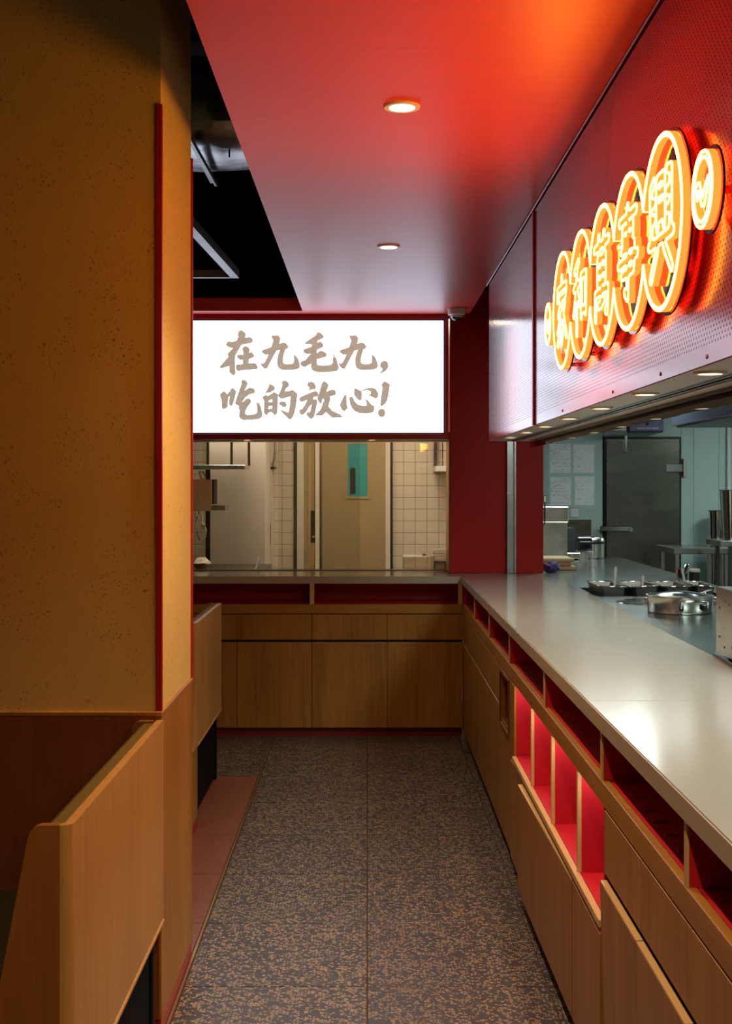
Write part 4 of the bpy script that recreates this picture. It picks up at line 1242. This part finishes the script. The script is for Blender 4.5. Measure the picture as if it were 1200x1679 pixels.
cz0, cz1 = 0.9405, EYE - (922 - VY) * 9.15 / FPX
obj('body', MB().prism([(9.06, cz0), (9.06, cz1 - 0.0), (9.30, cz1 + 0.085), (9.30, cz0)], 'x', cx0, cx1), 'steel_dark', t)
obj('front_face', MB().box(cx0 + 0.004, cx1 - 0.004, 9.054, 9.0595, cz0, cz1), 'steel_warm', t)
for i in range(8):
    yy = 9.075 + i * 0.027
    zz = cz1 + 0.012 + (yy - 9.06) * 0.355
    t2 = thing('white_spoon', ('lowest', 'second lowest', 'third lowest', 'fourth lowest', 'fourth highest', 'third highest', 'second highest', 'topmost')[i] + ' white spoon in the row lying in the sloped cutlery box', 'spoon', (cx0 + 0.02, yy, zz), 'white spoons in the cutlery box')
    obj('handle', MB().box(cx0 - 0.008 + 0.004 * (i % 3), cx1 - 0.03, yy - 0.008, yy + 0.008, zz - 0.003, zz + 0.004, 0.002), 'cream', t2)
    obj('bowl', MB().lathe([(0.0001, -0.004), (0.012, 0.0), (0.015, 0.005), (0.013, 0.005), (0.0001, 0.001)], (cx1 - 0.018, yy, zz), 12), 'cream', t2, smooth=60)

# ------------------------------------------------------------------ KITCHEN right
KY = 13.50
ks = KY / FPX
def kx(px):
    return (px - VX) * ks
def kz(py):
    return EYE - (py - VY) * ks
kw = obj('wall_kitchen', MB().box(1.05, 5.0, KY + 0.012, KY + 0.1, 0, 2.62), 'carcass', loc=(3, KY, 0))
tag(kw, 'pale teal insulated panel wall at the back of the kitchen', 'wall', kind='structure')
px_ = [1.05, 1.75, kx(990) - 0.012, kx(1114.5) + 0.012, kx(1137), kx(1178), 4.3, 5.0]
for a, b in zip(px_[:-1], px_[1:]):
    if abs(a - (kx(990) - 0.012)) < 1e-6:
        obj('wall_panel', MB().box(a + 0.001, b - 0.001, KY, KY + 0.0115, kz(716), 2.62, 0.002), 'teal_panel', kw)
    else:
        obj('wall_panel', MB().box(a + 0.001, b - 0.001, KY, KY + 0.0115, 0, 2.62, 0.002), 'teal_panel', kw)
tag(obj('wall_right', MB().box(4.9, 5.0, 1.0, 13.5, 0, 2.62), 'teal_panel'), 'pale teal side wall of the kitchen, out of the picture', 'wall', kind='structure')
tag(obj('ceiling', MB().box(1.05, 5.0, 2.0, 13.6, 2.62, 2.68), 'teal_panel'), 'pale ceiling of the kitchen', 'ceiling', kind='structure')
for x, y, w_, m_ in ((1.7, 3.4, 'above the boxy appliance', 'kitchen_led'), (1.7, 5.4, 'above the round pot', 'kitchen_led'), (3.9, 4.6, 'before the hood', 'kitchen_led'), (2.55, 11.1, 'before the cold room door', 'kitchen_led_far'), (1.9, 9.9, 'added unseen above the far counter end', 'kitchen_led'), (4.2, 11.5, 'added unseen beyond the hood', 'kitchen_led')):  # last two: unseen panels added clear of the counter reflection, brightening the back wall
    t = thing('panel_light', 'flat white kitchen ceiling panel light ' + w_, 'ceiling light', (x, y, 2.6), 'kitchen panel lights')
    obj('frame', MB().box(x - 0.32, x + 0.32, y - 0.32, y + 0.32, 2.600, 2.6195), 'white_plastic', t)
    obj('diffuser', MB().box(x - 0.30, x + 0.30, y - 0.30, y + 0.30, 2.594, 2.5995), m_, t)

# cold room door
dr = obj('door_3', MB().box(kx(992.5), kx(1112.5), KY - 0.045, KY + 0.0115, 0.03, kz(719), 0.006), 'steel_door', loc=(2.9, KY, 0))
tag(dr, 'dark stainless steel cold room door in the teal kitchen wall', 'door', kind='structure')
gk = MB()
gk.box(kx(990), kx(992.3), KY - 0.020, KY + 0.0115, 0.02, kz(716.5)).box(kx(1112.7), kx(1114.5), KY - 0.020, KY + 0.0115, 0.02, kz(716.5)).box(kx(992.3), kx(1112.7), KY - 0.02, KY + 0.0115, kz(718.8), kz(716.5))
obj('gasket', gk, 'black_plastic', dr)
obj('latch_bar', MB().box(kx(981.5), kx(1034), KY - 0.085, KY - 0.0455, kz(871), kz(862), 0.006), 'chrome', dr)
obj('latch_tip', MB().box(kx(1028), kx(1035), KY - 0.095, KY - 0.0855, kz(871.5), kz(864), 0.004), 'steel', dr)
obj('hinge_leaf', MB().box(kx(1089.5), kx(1116), KY - 0.070, KY - 0.0455, kz(774), kz(761), 0.004), 'chrome', dr)
obj('hinge_barrel', MB().cyl((kx(1120), KY - 0.04, kz(781.5)), 0.018, kz(753) - kz(781.5), 14), 'chrome', dr, smooth=40)
obj('hinge_plate', MB().box(kx(1117), kx(1123), KY - 0.015, KY - 0.0005, kz(783), kz(752), 0.003), 'steel', dr)
obj('top_roller', MB().box(kx(1021), kx(1027), KY - 0.075, KY - 0.0455, kz(743), kz(712), 0.008), 'chrome', dr)
# papers in plastic sleeves
sl = thing('notice_sleeve', 'clear plastic sleeve board with four printed pages on the teal kitchen wall', 'notice board', (kx(937), KY - 0.004, kz(832)))
obj('sleeve', MB().box(kx(899.5), kx(976), KY - 0.0014, KY - 0.0003, kz(832), kz(726)), plain('sleeve_plastic', (0.47, 0.60, 0.59), 0.3), sl)
for i, (a, b, c, d, m, l) in enumerate(((901, 935.5, 728, 775, 'paper', 'upper printed notice page nearer the red wall'), (940, 973.5, 729, 775, 'paper2', 'upper table form page nearer the steel door'), (902, 936, 782, 828, 'paper', 'lower printed notice page nearer the red wall'), (942, 973.5, 781, 828, 'paper2', 'lower lined form page nearer the steel door'))):
    p = obj('paper_sheet', MB().box(kx(a), kx(b), KY - 0.0040, KY - 0.0015, kz(d), kz(c)), m)
    tag(p, l, 'paper', 'pages in the plastic sleeve')
t = thing('light_switch', 'white square wall switch below the printed pages', 'switch', (kx(941), KY, kz(848)))
obj('plate', MB().box(kx(935), kx(948), KY - 0.010, KY - 0.0005, kz(848), kz(834), 0.003), 'white_plastic', t)
obj('rocker', MB().box(kx(937), kx(946), KY - 0.013, KY - 0.0105, kz(846), kz(836), 0.001), 'white_plastic', t)
tag(obj('wall_plate', MB().box(kx(923), kx(969), KY - 0.012, KY - 0.0005, kz(890), kz(852), 0.002), 'mottle'), 'dark mottled steel plate on the teal wall behind the cooker', 'plate')
# violet box above the door
vy = 13.30
vs_ = vy / FPX
t = thing('control_box', 'violet grey box with small white lettering above the steel door', 'control box', ((1060 - VX) * vs_, vy + 0.09, EYE - (708 - VY) * vs_))
obj('case', MB().box((1032 - VX) * vs_, (1088 - VX) * vs_, vy, KY - 0.0005, EYE - (706.5 - VY) * vs_, EYE - (676 - VY) * vs_, 0.006), 'violet', t)
obj('lens', MB().lathe([(0.0001, vy - 0.006), (0.016, vy - 0.006), (0.019, vy - 0.0005)], ((1061 - VX) * vs_, 0, EYE - (695 - VY) * vs_), 16, 'y'), 'black_plastic', t)
obj('bottom_lip', MB().box((1033 - VX) * vs_, (1087 - VX) * vs_, vy + 0.005, KY - 0.003, EYE - (708.5 - VY) * vs_, EYE - (706.7 - VY) * vs_), 'black_plastic', t)
lt = MB()
for i in range(16):
    xx = 1045 + i * 2.2
    lt.box((xx - VX) * vs_, (xx + 1.5 - VX) * vs_, vy - 0.002, vy - 0.0003, EYE - (703.2 - VY) * vs_, EYE - (701.2 - VY) * vs_)
for a, b, c, d in ((1056, 690, 1059, 691.5), (1063, 691.5, 1066, 690)):
    q1, q2 = P(a, b, vy), P(c, d, vy)
    lt.add([(q1.x, vy - 0.0015, q1.z), (q2.x, vy - 0.0015, q2.z), (q2.x, vy - 0.0015, q2.z - 0.008), (q1.x, vy - 0.0015, q1.z - 0.008)], [(0, 1, 2, 3)])
o = obj('lettering', lt, 'white_plastic', t)
o['kind'] = 'stuff'
t = thing('wall_fan_unit', 'low steel casing on the wall above the steel door, left of the violet box', 'fan casing', ((990 - VX) * vs_, vy + 0.1, EYE - (707 - VY) * vs_))
obj('casing', MB().prism([((952 - VX) * vs_, EYE - (706 - VY) * vs_), ((1028 - VX) * vs_, EYE - (706 - VY) * vs_), ((1028 - VX) * vs_, EYE - (680 - VY) * vs_), ((975 - VX) * vs_, EYE - (680 - VY) * vs_)], 'y', vy + 0.03, KY - 0.0005), 'steel', t)
obj('rim', MB().box((990 - VX) * vs_, (1029 - VX) * vs_, vy + 0.02, vy + 0.0295, EYE - (714 - VY) * vs_, EYE - (706.5 - VY) * vs_, 0.003), 'steel_dark', t)
t = thing('range_hood', 'steel extraction hood hanging at the upper right of the kitchen', 'hood', (2.95, 8.7, 2.09))
obj('skirt', MB().box(2.39, 3.6, 7.6, 10.0, 2.10, 2.19, 0.004), plain('violet_steel', (0.20, 0.21, 0.34), 0.2, 0.8), t)
obj('underside', MB().box(2.42, 3.57, 7.63, 9.97, 2.088, 2.0995), 'steel_dark', t)
obj('canopy', MB().prism([(2.39, 2.1905), (3.6, 2.1905), (3.3, 2.60), (2.75, 2.60)], 'y', 7.6, 10.0), 'steel', t)
tag(obj('wall_pipe', MB().cyl((kx(1193), KY - 0.03, 0.05), 0.019, 2.55, 16), 'white_plastic', smooth=40), 'pale vertical pipe on the teal wall at the picture edge', 'pipe')

# steel cooking counter
KZ = 1.044
kc = thing('cooking_counter', 'long stainless steel kitchen counter behind the quartz top', 'counter', (1.66, 6.0, 0))
KX0, KX1, KYa, KYb = 1.2135, 2.08, 1.6, 10.5
wx0, wx1, wy0, wy1 = 1.235, 1.93, 6.86, 7.42
top = MB()
top.box(KX0, KX1, KYa, wy0, KZ - 0.03, KZ).box(KX0, KX1, wy1, KYb, KZ - 0.03, KZ).box(KX0, wx0, wy0, wy1, KZ - 0.03, KZ).box(wx1, KX1, wy0, wy1, KZ - 0.03, KZ)
obj('steel_top', top, 'steel_top', kc)
wl = MB()
wl.box(wx0, wx1, wy0, wy1, KZ - 0.20, KZ - 0.19).box(wx0 - 0.004, wx0, wy0, wy1, KZ - 0.2, KZ - 0.031).box(wx1, wx1 + 0.004, wy0, wy1, KZ - 0.2, KZ - 0.031).box(wx0, wx1, wy0 - 0.004, wy0, KZ - 0.2, KZ - 0.031).box(wx0, wx1, wy1, wy1 + 0.004, KZ - 0.2, KZ - 0.031)
obj('pan_well', wl, 'steel_dark', kc)
obj('body', MB().box(KX0 + 0.02, KX1 - 0.02, KYa + 0.02, KYb - 0.02, 0.10, KZ - 0.21), 'steel', kc)
obj('apron', MB().box(KX0 + 0.03, KX1 - 0.02, KYa + 0.02, wy0 - 0.02, KZ - 0.209, KZ - 0.0305).box(KX0 + 0.03, KX1 - 0.02, wy1 + 0.02, KYb - 0.02, KZ - 0.209, KZ - 0.0305), 'steel', kc)
for x in (KX0 + 0.08, KX1 - 0.08):
    for y in (KYa + 0.1, 4.4, 7.2, KYb - 0.1):
        obj('leg', MB().cyl((x, y, 0), 0.02, 0.0995, 12), 'steel', kc, smooth=40)


def pan(cx, cy, rot, tilt, w, l, label):
    z = KZ + 0.045
    hw, hl = w / 2, l / 2
    t = thing('food_pan', label, 'food pan', (cx, cy, z - 0.12), 'food pans in the steel counter')
    loops = [(hw + 0.010, hl + 0.010, z), (hw, hl, z - 0.001), (hw - 0.006, hl - 0.006, z - 0.025), (hw - 0.022, hl - 0.022, z - 0.115), (hw - 0.03, hl - 0.03, z - 0.12)]
    vs, fs = [], []
    for a, b, zz in loops:
        c = min(a, b) * 0.18
        for px, py in ((a - c, -b), (a, -b + c), (a, b - c), (a - c, b), (-a + c, b), (-a, b - c), (-a, -b + c), (-a + c, -b)):
            vs.append((cx + px, cy + py, zz))
    for k in range(len(loops) - 1):
        for j in range(8):
            fs.append((k * 8 + j, k * 8 + (j + 1) % 8, k * 8 + 8 + (j + 1) % 8, k * 8 + 8 + j))
    fs.append(tuple(range((len(loops) - 1) * 8, len(loops) * 8)))
    body = MB().add(vs, fs)
    body.rotz((cx, cy), rot).roty((cx, cy, z), tilt)
    o = obj('pan', body, 'pan_steel', t, smooth=30)
    so = o.modifiers.new('wall', 'SOLIDIFY')
    so.thickness = 0.0022
    rim = MB()
    a, b, zz = loops[0]
    c = min(a, b) * 0.18
    pp = [(a - c, -b), (a, -b + c), (a, b - c), (a - c, b), (-a + c, b), (-a, b - c), (-a, -b + c), (-a + c, -b)]
    rim.tube([(cx + x, cy + y, zz) for x, y in pp], 0.0035, 6, True)
    rim.rotz((cx, cy), rot).roty((cx, cy, z), tilt)
    obj('rim', rim, 'chrome', t, smooth=50)
    return t


def spoon(top, low, label, group='serving spoons in the food pans', r=0.008):
    t = thing('serving_spoon', label, 'spoon', low, group)
    top, low = Vector(top), Vector(low)
    d = (top - low)
    sd = Vector((1, 0, 0))
    n = d.normalized().cross(sd).normalized()
    mb = MB()
    ws = [(0.0, 0.5), (0.5, 0.7), (0.85, 1.0), (0.97, 0.9), (1.0, 0.5)]
    vs, fs = [], []
    for u, w in ws:
        p = low + d * u
        for a, b in ((-1, -1), (1, -1), (1, 1), (-1, 1)):
            vs.append(p + sd * a * r * w + n * b * 0.0015)
    for k in range(len(ws) - 1):
        for j in range(4):
            fs.append((k * 4 + j, k * 4 + (j + 1) % 4, k * 4 + 4 + (j + 1) % 4, k * 4 + 4 + j))
    fs += [(0, 1, 2, 3), tuple(range(len(vs) - 4, len(vs)))]
    obj('handle', mb.add(vs, fs), 'spoon_steel', t, smooth=40)
    obj('bowl', MB().lathe([(0.0001, -0.02), (0.018, -0.016), (0.026, 0.0), (0.024, 0.0), (0.016, -0.012), (0.0001, -0.016)], low, 18), 'chrome', t, smooth=60)


pan(1.338, 7.12, 0.04, 0.03, 0.143, 0.34, 'steel food pan in the well nearest the quartz top')
pan(1.516, 7.13, 0.04, -0.06, 0.143, 0.34, 'steel food pan second from the quartz top')
pan(1.692, 7.12, 0.02, -0.02, 0.143, 0.32, 'steel food pan third from the quartz top')
pan(1.856, 7.15, -0.03, 0.05, 0.105, 0.34, 'tilted steel food pan farthest from the quartz top')
for (a, b), (c, d), Y, l in (((1009.5, 929), (1006.5, 966), 7.02, 'tall serving spoon standing in the food pan nearest the quartz top'), ((1054, 943), (1052.5, 966), 7.05, 'serving spoon standing in the second food pan'), ((1095.5, 951), (1094.5, 970), 7.02, 'short serving spoon standing in the third food pan'), ((1118, 932), (1127, 962), 7.22, 'twisted serving spoon leaning in the farthest tilted food pan')):
    q, w = P(a, b, Y), P(c, d, Y)
    w.z = KZ - 0.03
    spoon(q, w, l)


def round_lid(cx, cy, r, label):
    t = thing('pot_lid', label, 'lid', (cx, cy, KZ), 'sunken pot lids in the steel counter')
    obj('disc', MB().lathe([(0.0001, KZ + 0.011), (r * 0.5, KZ + 0.010), (r * 0.9, KZ + 0.004), (r, KZ + 0.0035), (r * 1.01, KZ + 0.0005)], (cx, cy, 0), 40), 'chrome', t, smooth=50)
    obj('grip', MB().tube([(cx - 0.035, cy, KZ + 0.010), (cx - 0.03, cy, KZ + 0.022), (cx + 0.03, cy, KZ + 0.022), (cx + 0.035, cy, KZ + 0.010)], 0.004, 8), 'chrome', t, smooth=50)


round_lid(1.44, 6.52, 0.165, 'sunken round steel lid behind the round pot')
round_lid(1.80, 6.52, 0.165, 'sunken round steel lid farther from the quartz top')
# round pot
pcx, pcy, pr = 1.476, 6.02, 0.152
t = thing('round_pot', 'round lidded stainless pot with a side handle on the kitchen counter', 'pot', (pcx, pcy, KZ))
obj('body', MB().lathe([(0.0001, KZ + 0.0005), (pr - 0.008, KZ + 0.0005), (pr - 0.003, KZ + 0.006), (pr, KZ + 0.075), (pr + 0.006, KZ + 0.078), (pr + 0.006, KZ + 0.081), (pr - 0.004, KZ + 0.081)], (pcx, pcy, 0), 48), 'steel_warm', t, smooth=50)
obj('lid', MB().lathe([(0.0001, KZ + 0.098), (0.05, KZ + 0.097), (0.10, KZ + 0.090), (0.135, KZ + 0.083), (pr - 0.005, KZ + 0.0825), (pr - 0.005, KZ + 0.0812)], (pcx, pcy, 0), 48), 'chrome', t, smooth=50)
def on_pot(a, z, ex=0.0):
    return (pcx + (pr + ex) * math.sin(a), pcy - (pr + ex) * math.cos(a), z)
hp = [on_pot(-0.20, KZ + 0.030), on_pot(-0.20, KZ + 0.034, 0.028), on_pot(-0.20, KZ + 0.062, 0.032)] + [on_pot(-0.2 + 0.09 * i, KZ + 0.066, 0.034) for i in range(1, 8)] + [on_pot(0.52, KZ + 0.062, 0.032), on_pot(0.52, KZ + 0.034, 0.028), on_pot(0.52, KZ + 0.030)]
obj('handle', MB().tube(hp, 0.0048, 8), 'chrome', t, smooth=50)
for a in (-0.20, 0.52):
    p = on_pot(a, KZ + 0.034, 0.008)
    obj('handle_mount', MB().box(p[0] - 0.010, p[0] + 0.010, p[1] - 0.010, p[1] + 0.010, KZ + 0.018, KZ + 0.046, 0.003), 'black_plastic', t)
q = P(1166, 967, 6.05)
spoon((q.x, 6.05, q.z), (1.575, 6.02, KZ + 0.09), 'ladle handle slanting out of the round lidded pot', 'ladle of the round pot', 0.010)
# stainless appliance at the right edge
t = thing('counter_appliance', 'boxy stainless steel appliance at the right edge on the counter', 'appliance', (1.45, 4.2, KZ))
obj('lower_housing', MB().box(1.222, 1.75, 3.95, 4.47, KZ + 0.0135, 1.290, 0.004), 'steel', t)
obj('upper_housing', MB().box(1.268, 1.75, 3.99, 4.44, 1.2905, 1.392, 0.004), 'steel', t)
for y in (4.02, 4.40):
    for x in (1.26, 1.70):
        obj('foot', MB().cyl((x, y, KZ + 0.0005), 0.014, 0.0125, 12), 'black_plastic', t)
rv = [(1.2215, y, z) for y, z in ((4.42, 1.12), (4.42, 1.22), (4.36, 1.09), (4.36, 1.25), (4.30, 1.24), (4.27, 1.10), (4.22, 1.18))]
for p in rv:
    obj('screw', MB().lathe([(0.0001, p[0] - 0.0022), (0.004, p[0] - 0.0018), (0.005, p[0] - 0.0002)], (0, p[1], p[2]), 8, 'x'), 'steel_dark', t)
obj('power_cord', MB().tube([(1.215, 4.46, KZ + 0.008), (1.2125, 4.36, WT1 + 0.007), (1.205, 4.24, WT1 + 0.006), (1.20, 4.1, WT1 + 0.006), (1.198, 3.9, WT1 + 0.006)], 0.006, 8), 'black_plastic', t, smooth=60)

# far end of the counter
fs_ = 10.30 / FPX
def fx(px):
    return (px - VX) * fs_
def fz(py):
    return EYE - (py - VY) * fs_
t = thing('drinks_machine', 'tall stainless machine at the far end of the counter beside the red wall', 'machine', (1.50, 10.3, KZ))
obj('body', MB().box(1.28, fx(923.5), 10.10, 10.46, KZ + 0.012, fz(855.5), 0.004), 'steel_warm', t)
obj('head', MB().box(1.28, fx(925), 10.08, 10.46, fz(855), fz(830), 0.005), 'steel_warm', t)
obj('base_plate', MB().box(fx(923.7), fx(947), 10.10, 10.46, KZ + 0.012, fz(904.5), 0.003), 'steel_warm', t)
obj('hopper', MB().prism([(fx(923.8), fz(904)), (fx(943), fz(904)), (fx(939), fz(868)), (fx(936.5), fz(865)), (fx(923.8), fz(865))], 'y', 10.16, 10.40), 'grey_plastic', t)['label'] = 'dark grey ribbed hopper'
for x in (1.32, fx(945) - 0.02):
    obj('foot', MB().cyl((x, 10.2, KZ + 0.0003), 0.015, 0.0115, 12), 'black_plastic', t)
t = thing('probe_thermometer', 'black probe thermometer hanging on the stainless machine by the red wall', 'thermometer', P(893, 860, 10.06))
q = P(893.3, 818, 10.06)
obj('head', MB().box(q.x - 0.010, q.x + 0.010, 10.055, 10.072, q.z - 0.040, q.z + 0.036, 0.004), 'black_plastic', t)
obj('display', MB().box(q.x - 0.006, q.x + 0.006, 10.0525, 10.0548, q.z - 0.024, q.z + 0.022), 'white_plastic', t)
obj('probe', MB().tube([(q.x, 10.064, q.z - 0.0405), (q.x, 10.064, q.z - 0.205)], [0.005, 0.004], 8), 'black_metal', t)
ps_ = 9.95 / FPX
q = P(957, 892, 9.95)
t = thing('customer_display', 'small black display box on a pale stand by the rice cooker', 'display', (q.x, 9.95, KZ))
obj('case', MB().box(q.x - 0.058, q.x + 0.058, 9.90, 10.0, q.z - 0.058, q.z + 0.056, 0.008), 'black_plastic', t)
obj('screen', MB().box(q.x - 0.040, q.x + 0.048, 9.896, 9.8995, q.z - 0.040, q.z + 0.020, 0.001), 'dark_dome', t)
obj('stand', MB().cyl((q.x, 9.95, KZ + 0.0005), 0.036, q.z - 0.0585 - KZ - 0.0005, 20, r2=0.030), 'white_plastic', t, smooth=40)
q = P(970, 914, 10.32)
t = thing('rice_cooker', 'round steel rice cooker with a black band on the far counter end', 'rice cooker', (q.x, 10.32, KZ))
rz = KZ + 0.0005
obj('body', MB().lathe([(0.0001, rz), (0.090, rz), (0.100, rz + 0.01), (0.102, rz + 0.12), (0.0001, rz + 0.12)], (q.x, 10.32, 0), 32), 'steel_warm', t, smooth=40)
obj('band', MB().lathe([(0.0955, rz + 0.1205), (0.105, rz + 0.121), (0.105, rz + 0.137), (0.0955, rz + 0.1375)], (q.x, 10.32, 0), 32), 'black_plastic', t, smooth=40)
obj('lid', MB().lathe([(0.104, rz + 0.138), (0.098, rz + 0.165), (0.06, rz + 0.178), (0.0001, rz + 0.181)], (q.x, 10.32, 0), 32), 'steel_warm', t, smooth=60)
# chopping boards / trays and cloth
for i, (z0, z1, x1, m, l) in enumerate(((0.0005, 0.028, 1.462, 'wood_pale_board', 'lowest pale board of the stack beside the red wall'), (0.0285, 0.056, 1.425, 'amber_board', 'middle amber board of the stack beside the red wall'), (0.0565, 0.083, 1.445, 'wood_pale_board', 'topmost pale board of the stack beside the red wall'))):
    if m not in M:
        M[m] = plain(m, (0.62, 0.47, 0.26) if 'pale' in m else (0.55, 0.30, 0.10), 0.35)
    b = obj('cutting_board', MB().box(1.2165, x1, 8.90, 9.25, KZ + z0, KZ + z1, 0.006), m)
    tag(b, l, 'cutting board', 'boards stacked beside the red wall')
bm = bmesh.new()
bmesh.ops.create_icosphere(bm, subdivisions=4, radius=1.0)
from mathutils import noise as mnoise
cc = Vector((1.262, 8.73, KZ + 0.0))
vs = []
for v in bm.verts:
    p = v.co.copy()
    k = 1 + 0.28 * mnoise.noise(p * 2.1) + 0.16 * mnoise.noise(p * 5.3)
    z = p.z * k * 0.036 + 0.036
    vs.append((cc.x + p.x * k * 0.055, cc.y + p.y * k * 0.075, cc.z + max(0.0022, z)))
mb = MB().add(vs, [tuple(v.index for v in f.verts) for f in bm.faces])
bm.free()
tag(obj('cloth', mb, 'cloth', smooth=60), 'crumpled purple cloth beside the foot of the red wall', 'cloth')

# table, bins and shelf on the right
t = thing('high_table', 'stainless steel table in front of the cold room door', 'table', (3.26, 12.75, 0))
ty0, ty1 = 12.40, 13.10
tx0, tx1 = 2.98, 3.54
tz = 1.022
obj('table_top', MB().box(tx0, tx1, ty0, ty1, tz - 0.056, tz, 0.004), 'steel', t)
for x in (tx0 + 0.04, tx1 - 0.04):
    for y in (ty0 + 0.04, ty1 - 0.05):
        obj('leg', MB().box(x - 0.02, x + 0.02, y - 0.02, y + 0.02, 0, tz - 0.0565, 0.004), 'steel_warm', t)
def bin_(cx, cy, z0, z1, r0, r1, label):
    t = thing('steel_bin', label, 'bin', (cx, cy, z0), 'tall steel bins at the right edge')
    obj('body', MB().lathe([(0.0001, z0 + 0.0005), (r0, z0 + 0.0005), (r1, z1), (r1 - 0.006, z1), (r0 - 0.006, z0 + 0.01), (0.0001, z0 + 0.01)], (cx, cy, 0), 36), 'chrome', t, smooth=40)
    obj('rim', MB().lathe([(r1 - 0.008, z1 + 0.0005), (r1 + 0.010, z1 + 0.0005), (r1 + 0.010, z1 + 0.008), (r1 - 0.008, z1 + 0.008)], (cx, cy, 0), 36), 'steel_dark', t, smooth=40)
bin_(3.665, 13.25, 0.0, EYE - (837 - VY) * 13.25 / FPX - 0.008, 0.085, 0.112, 'tall tapered steel bin standing behind the steel table')
t = thing('side_shelf', 'steel side shelf at the right edge carrying a tall bin', 'shelf', (3.6, 11.85, 0))
zsh = EYE - (885 - VY) * 11.85 / FPX
obj('shelf_board', MB().box((1181 - VX) * 11.6 / FPX, 3.90, 11.6, 12.1, zsh - 0.05, zsh, 0.003), 'steel', t)
for x in ((1199 - VX) * 11.6 / FPX, 3.86):
    for y in (11.64, 12.06):
        obj('leg', MB().box(x - 0.015, x + 0.015, y - 0.015, y + 0.015, 0, zsh - 0.0505), 'steel_dark', t)
bin_((1208 - VX) * 11.85 / FPX, 11.85, zsh, EYE - (803 - VY) * 11.85 / FPX - 0.008, 0.135, 0.155, 'tall tapered steel bin standing on the side shelf at the picture edge')
# mixer tap and small motor on the counter edge
q = P(1150, 950, 8.3)
t = thing('counter_tap', 'low curved steel tap with a black base on the far counter edge', 'tap', (2.02, 8.32, KZ))
bx_, by_ = 2.035, 8.32
obj('base', MB().box(bx_ - 0.012, bx_ + 0.05, by_ - 0.03, by_ + 0.03, KZ + 0.0005, KZ + 0.05, 0.006), 'black_plastic', t)
obj('spout', MB().tube([(bx_ + 0.045, by_, KZ + 0.045), (bx_ + 0.045, by_ - 0.05, KZ + 0.075), (bx_ + 0.02, by_ - 0.11, KZ + 0.07), (bx_ + 0.0, by_ - 0.14, KZ + 0.03)], [0.016, 0.017, 0.016, 0.014], 12), 'chrome', t, smooth=60)
obj('indicator', MB().box(bx_ - 0.0145, bx_ - 0.0125, by_ - 0.012, by_ + 0.012, KZ + 0.02, KZ + 0.04), 'red_led', t)
t = thing('seasoning_jar', 'small pale capped canister beside the curved tap', 'jar', (2.13, 8.6, 1.0))
t.location = (2.02, 7.95, KZ)
BASE[t.name] = Vector((2.02, 7.95, KZ))
obj('body', MB().cyl((2.04, 7.95, KZ + 0.0005), 0.034, 0.052, 20, b=0.003), 'black_plastic', t, smooth=40)
obj('lid', MB().cyl((2.04, 7.95, KZ + 0.053), 0.036, 0.022, 20, b=0.005), 'cream', t, smooth=40)
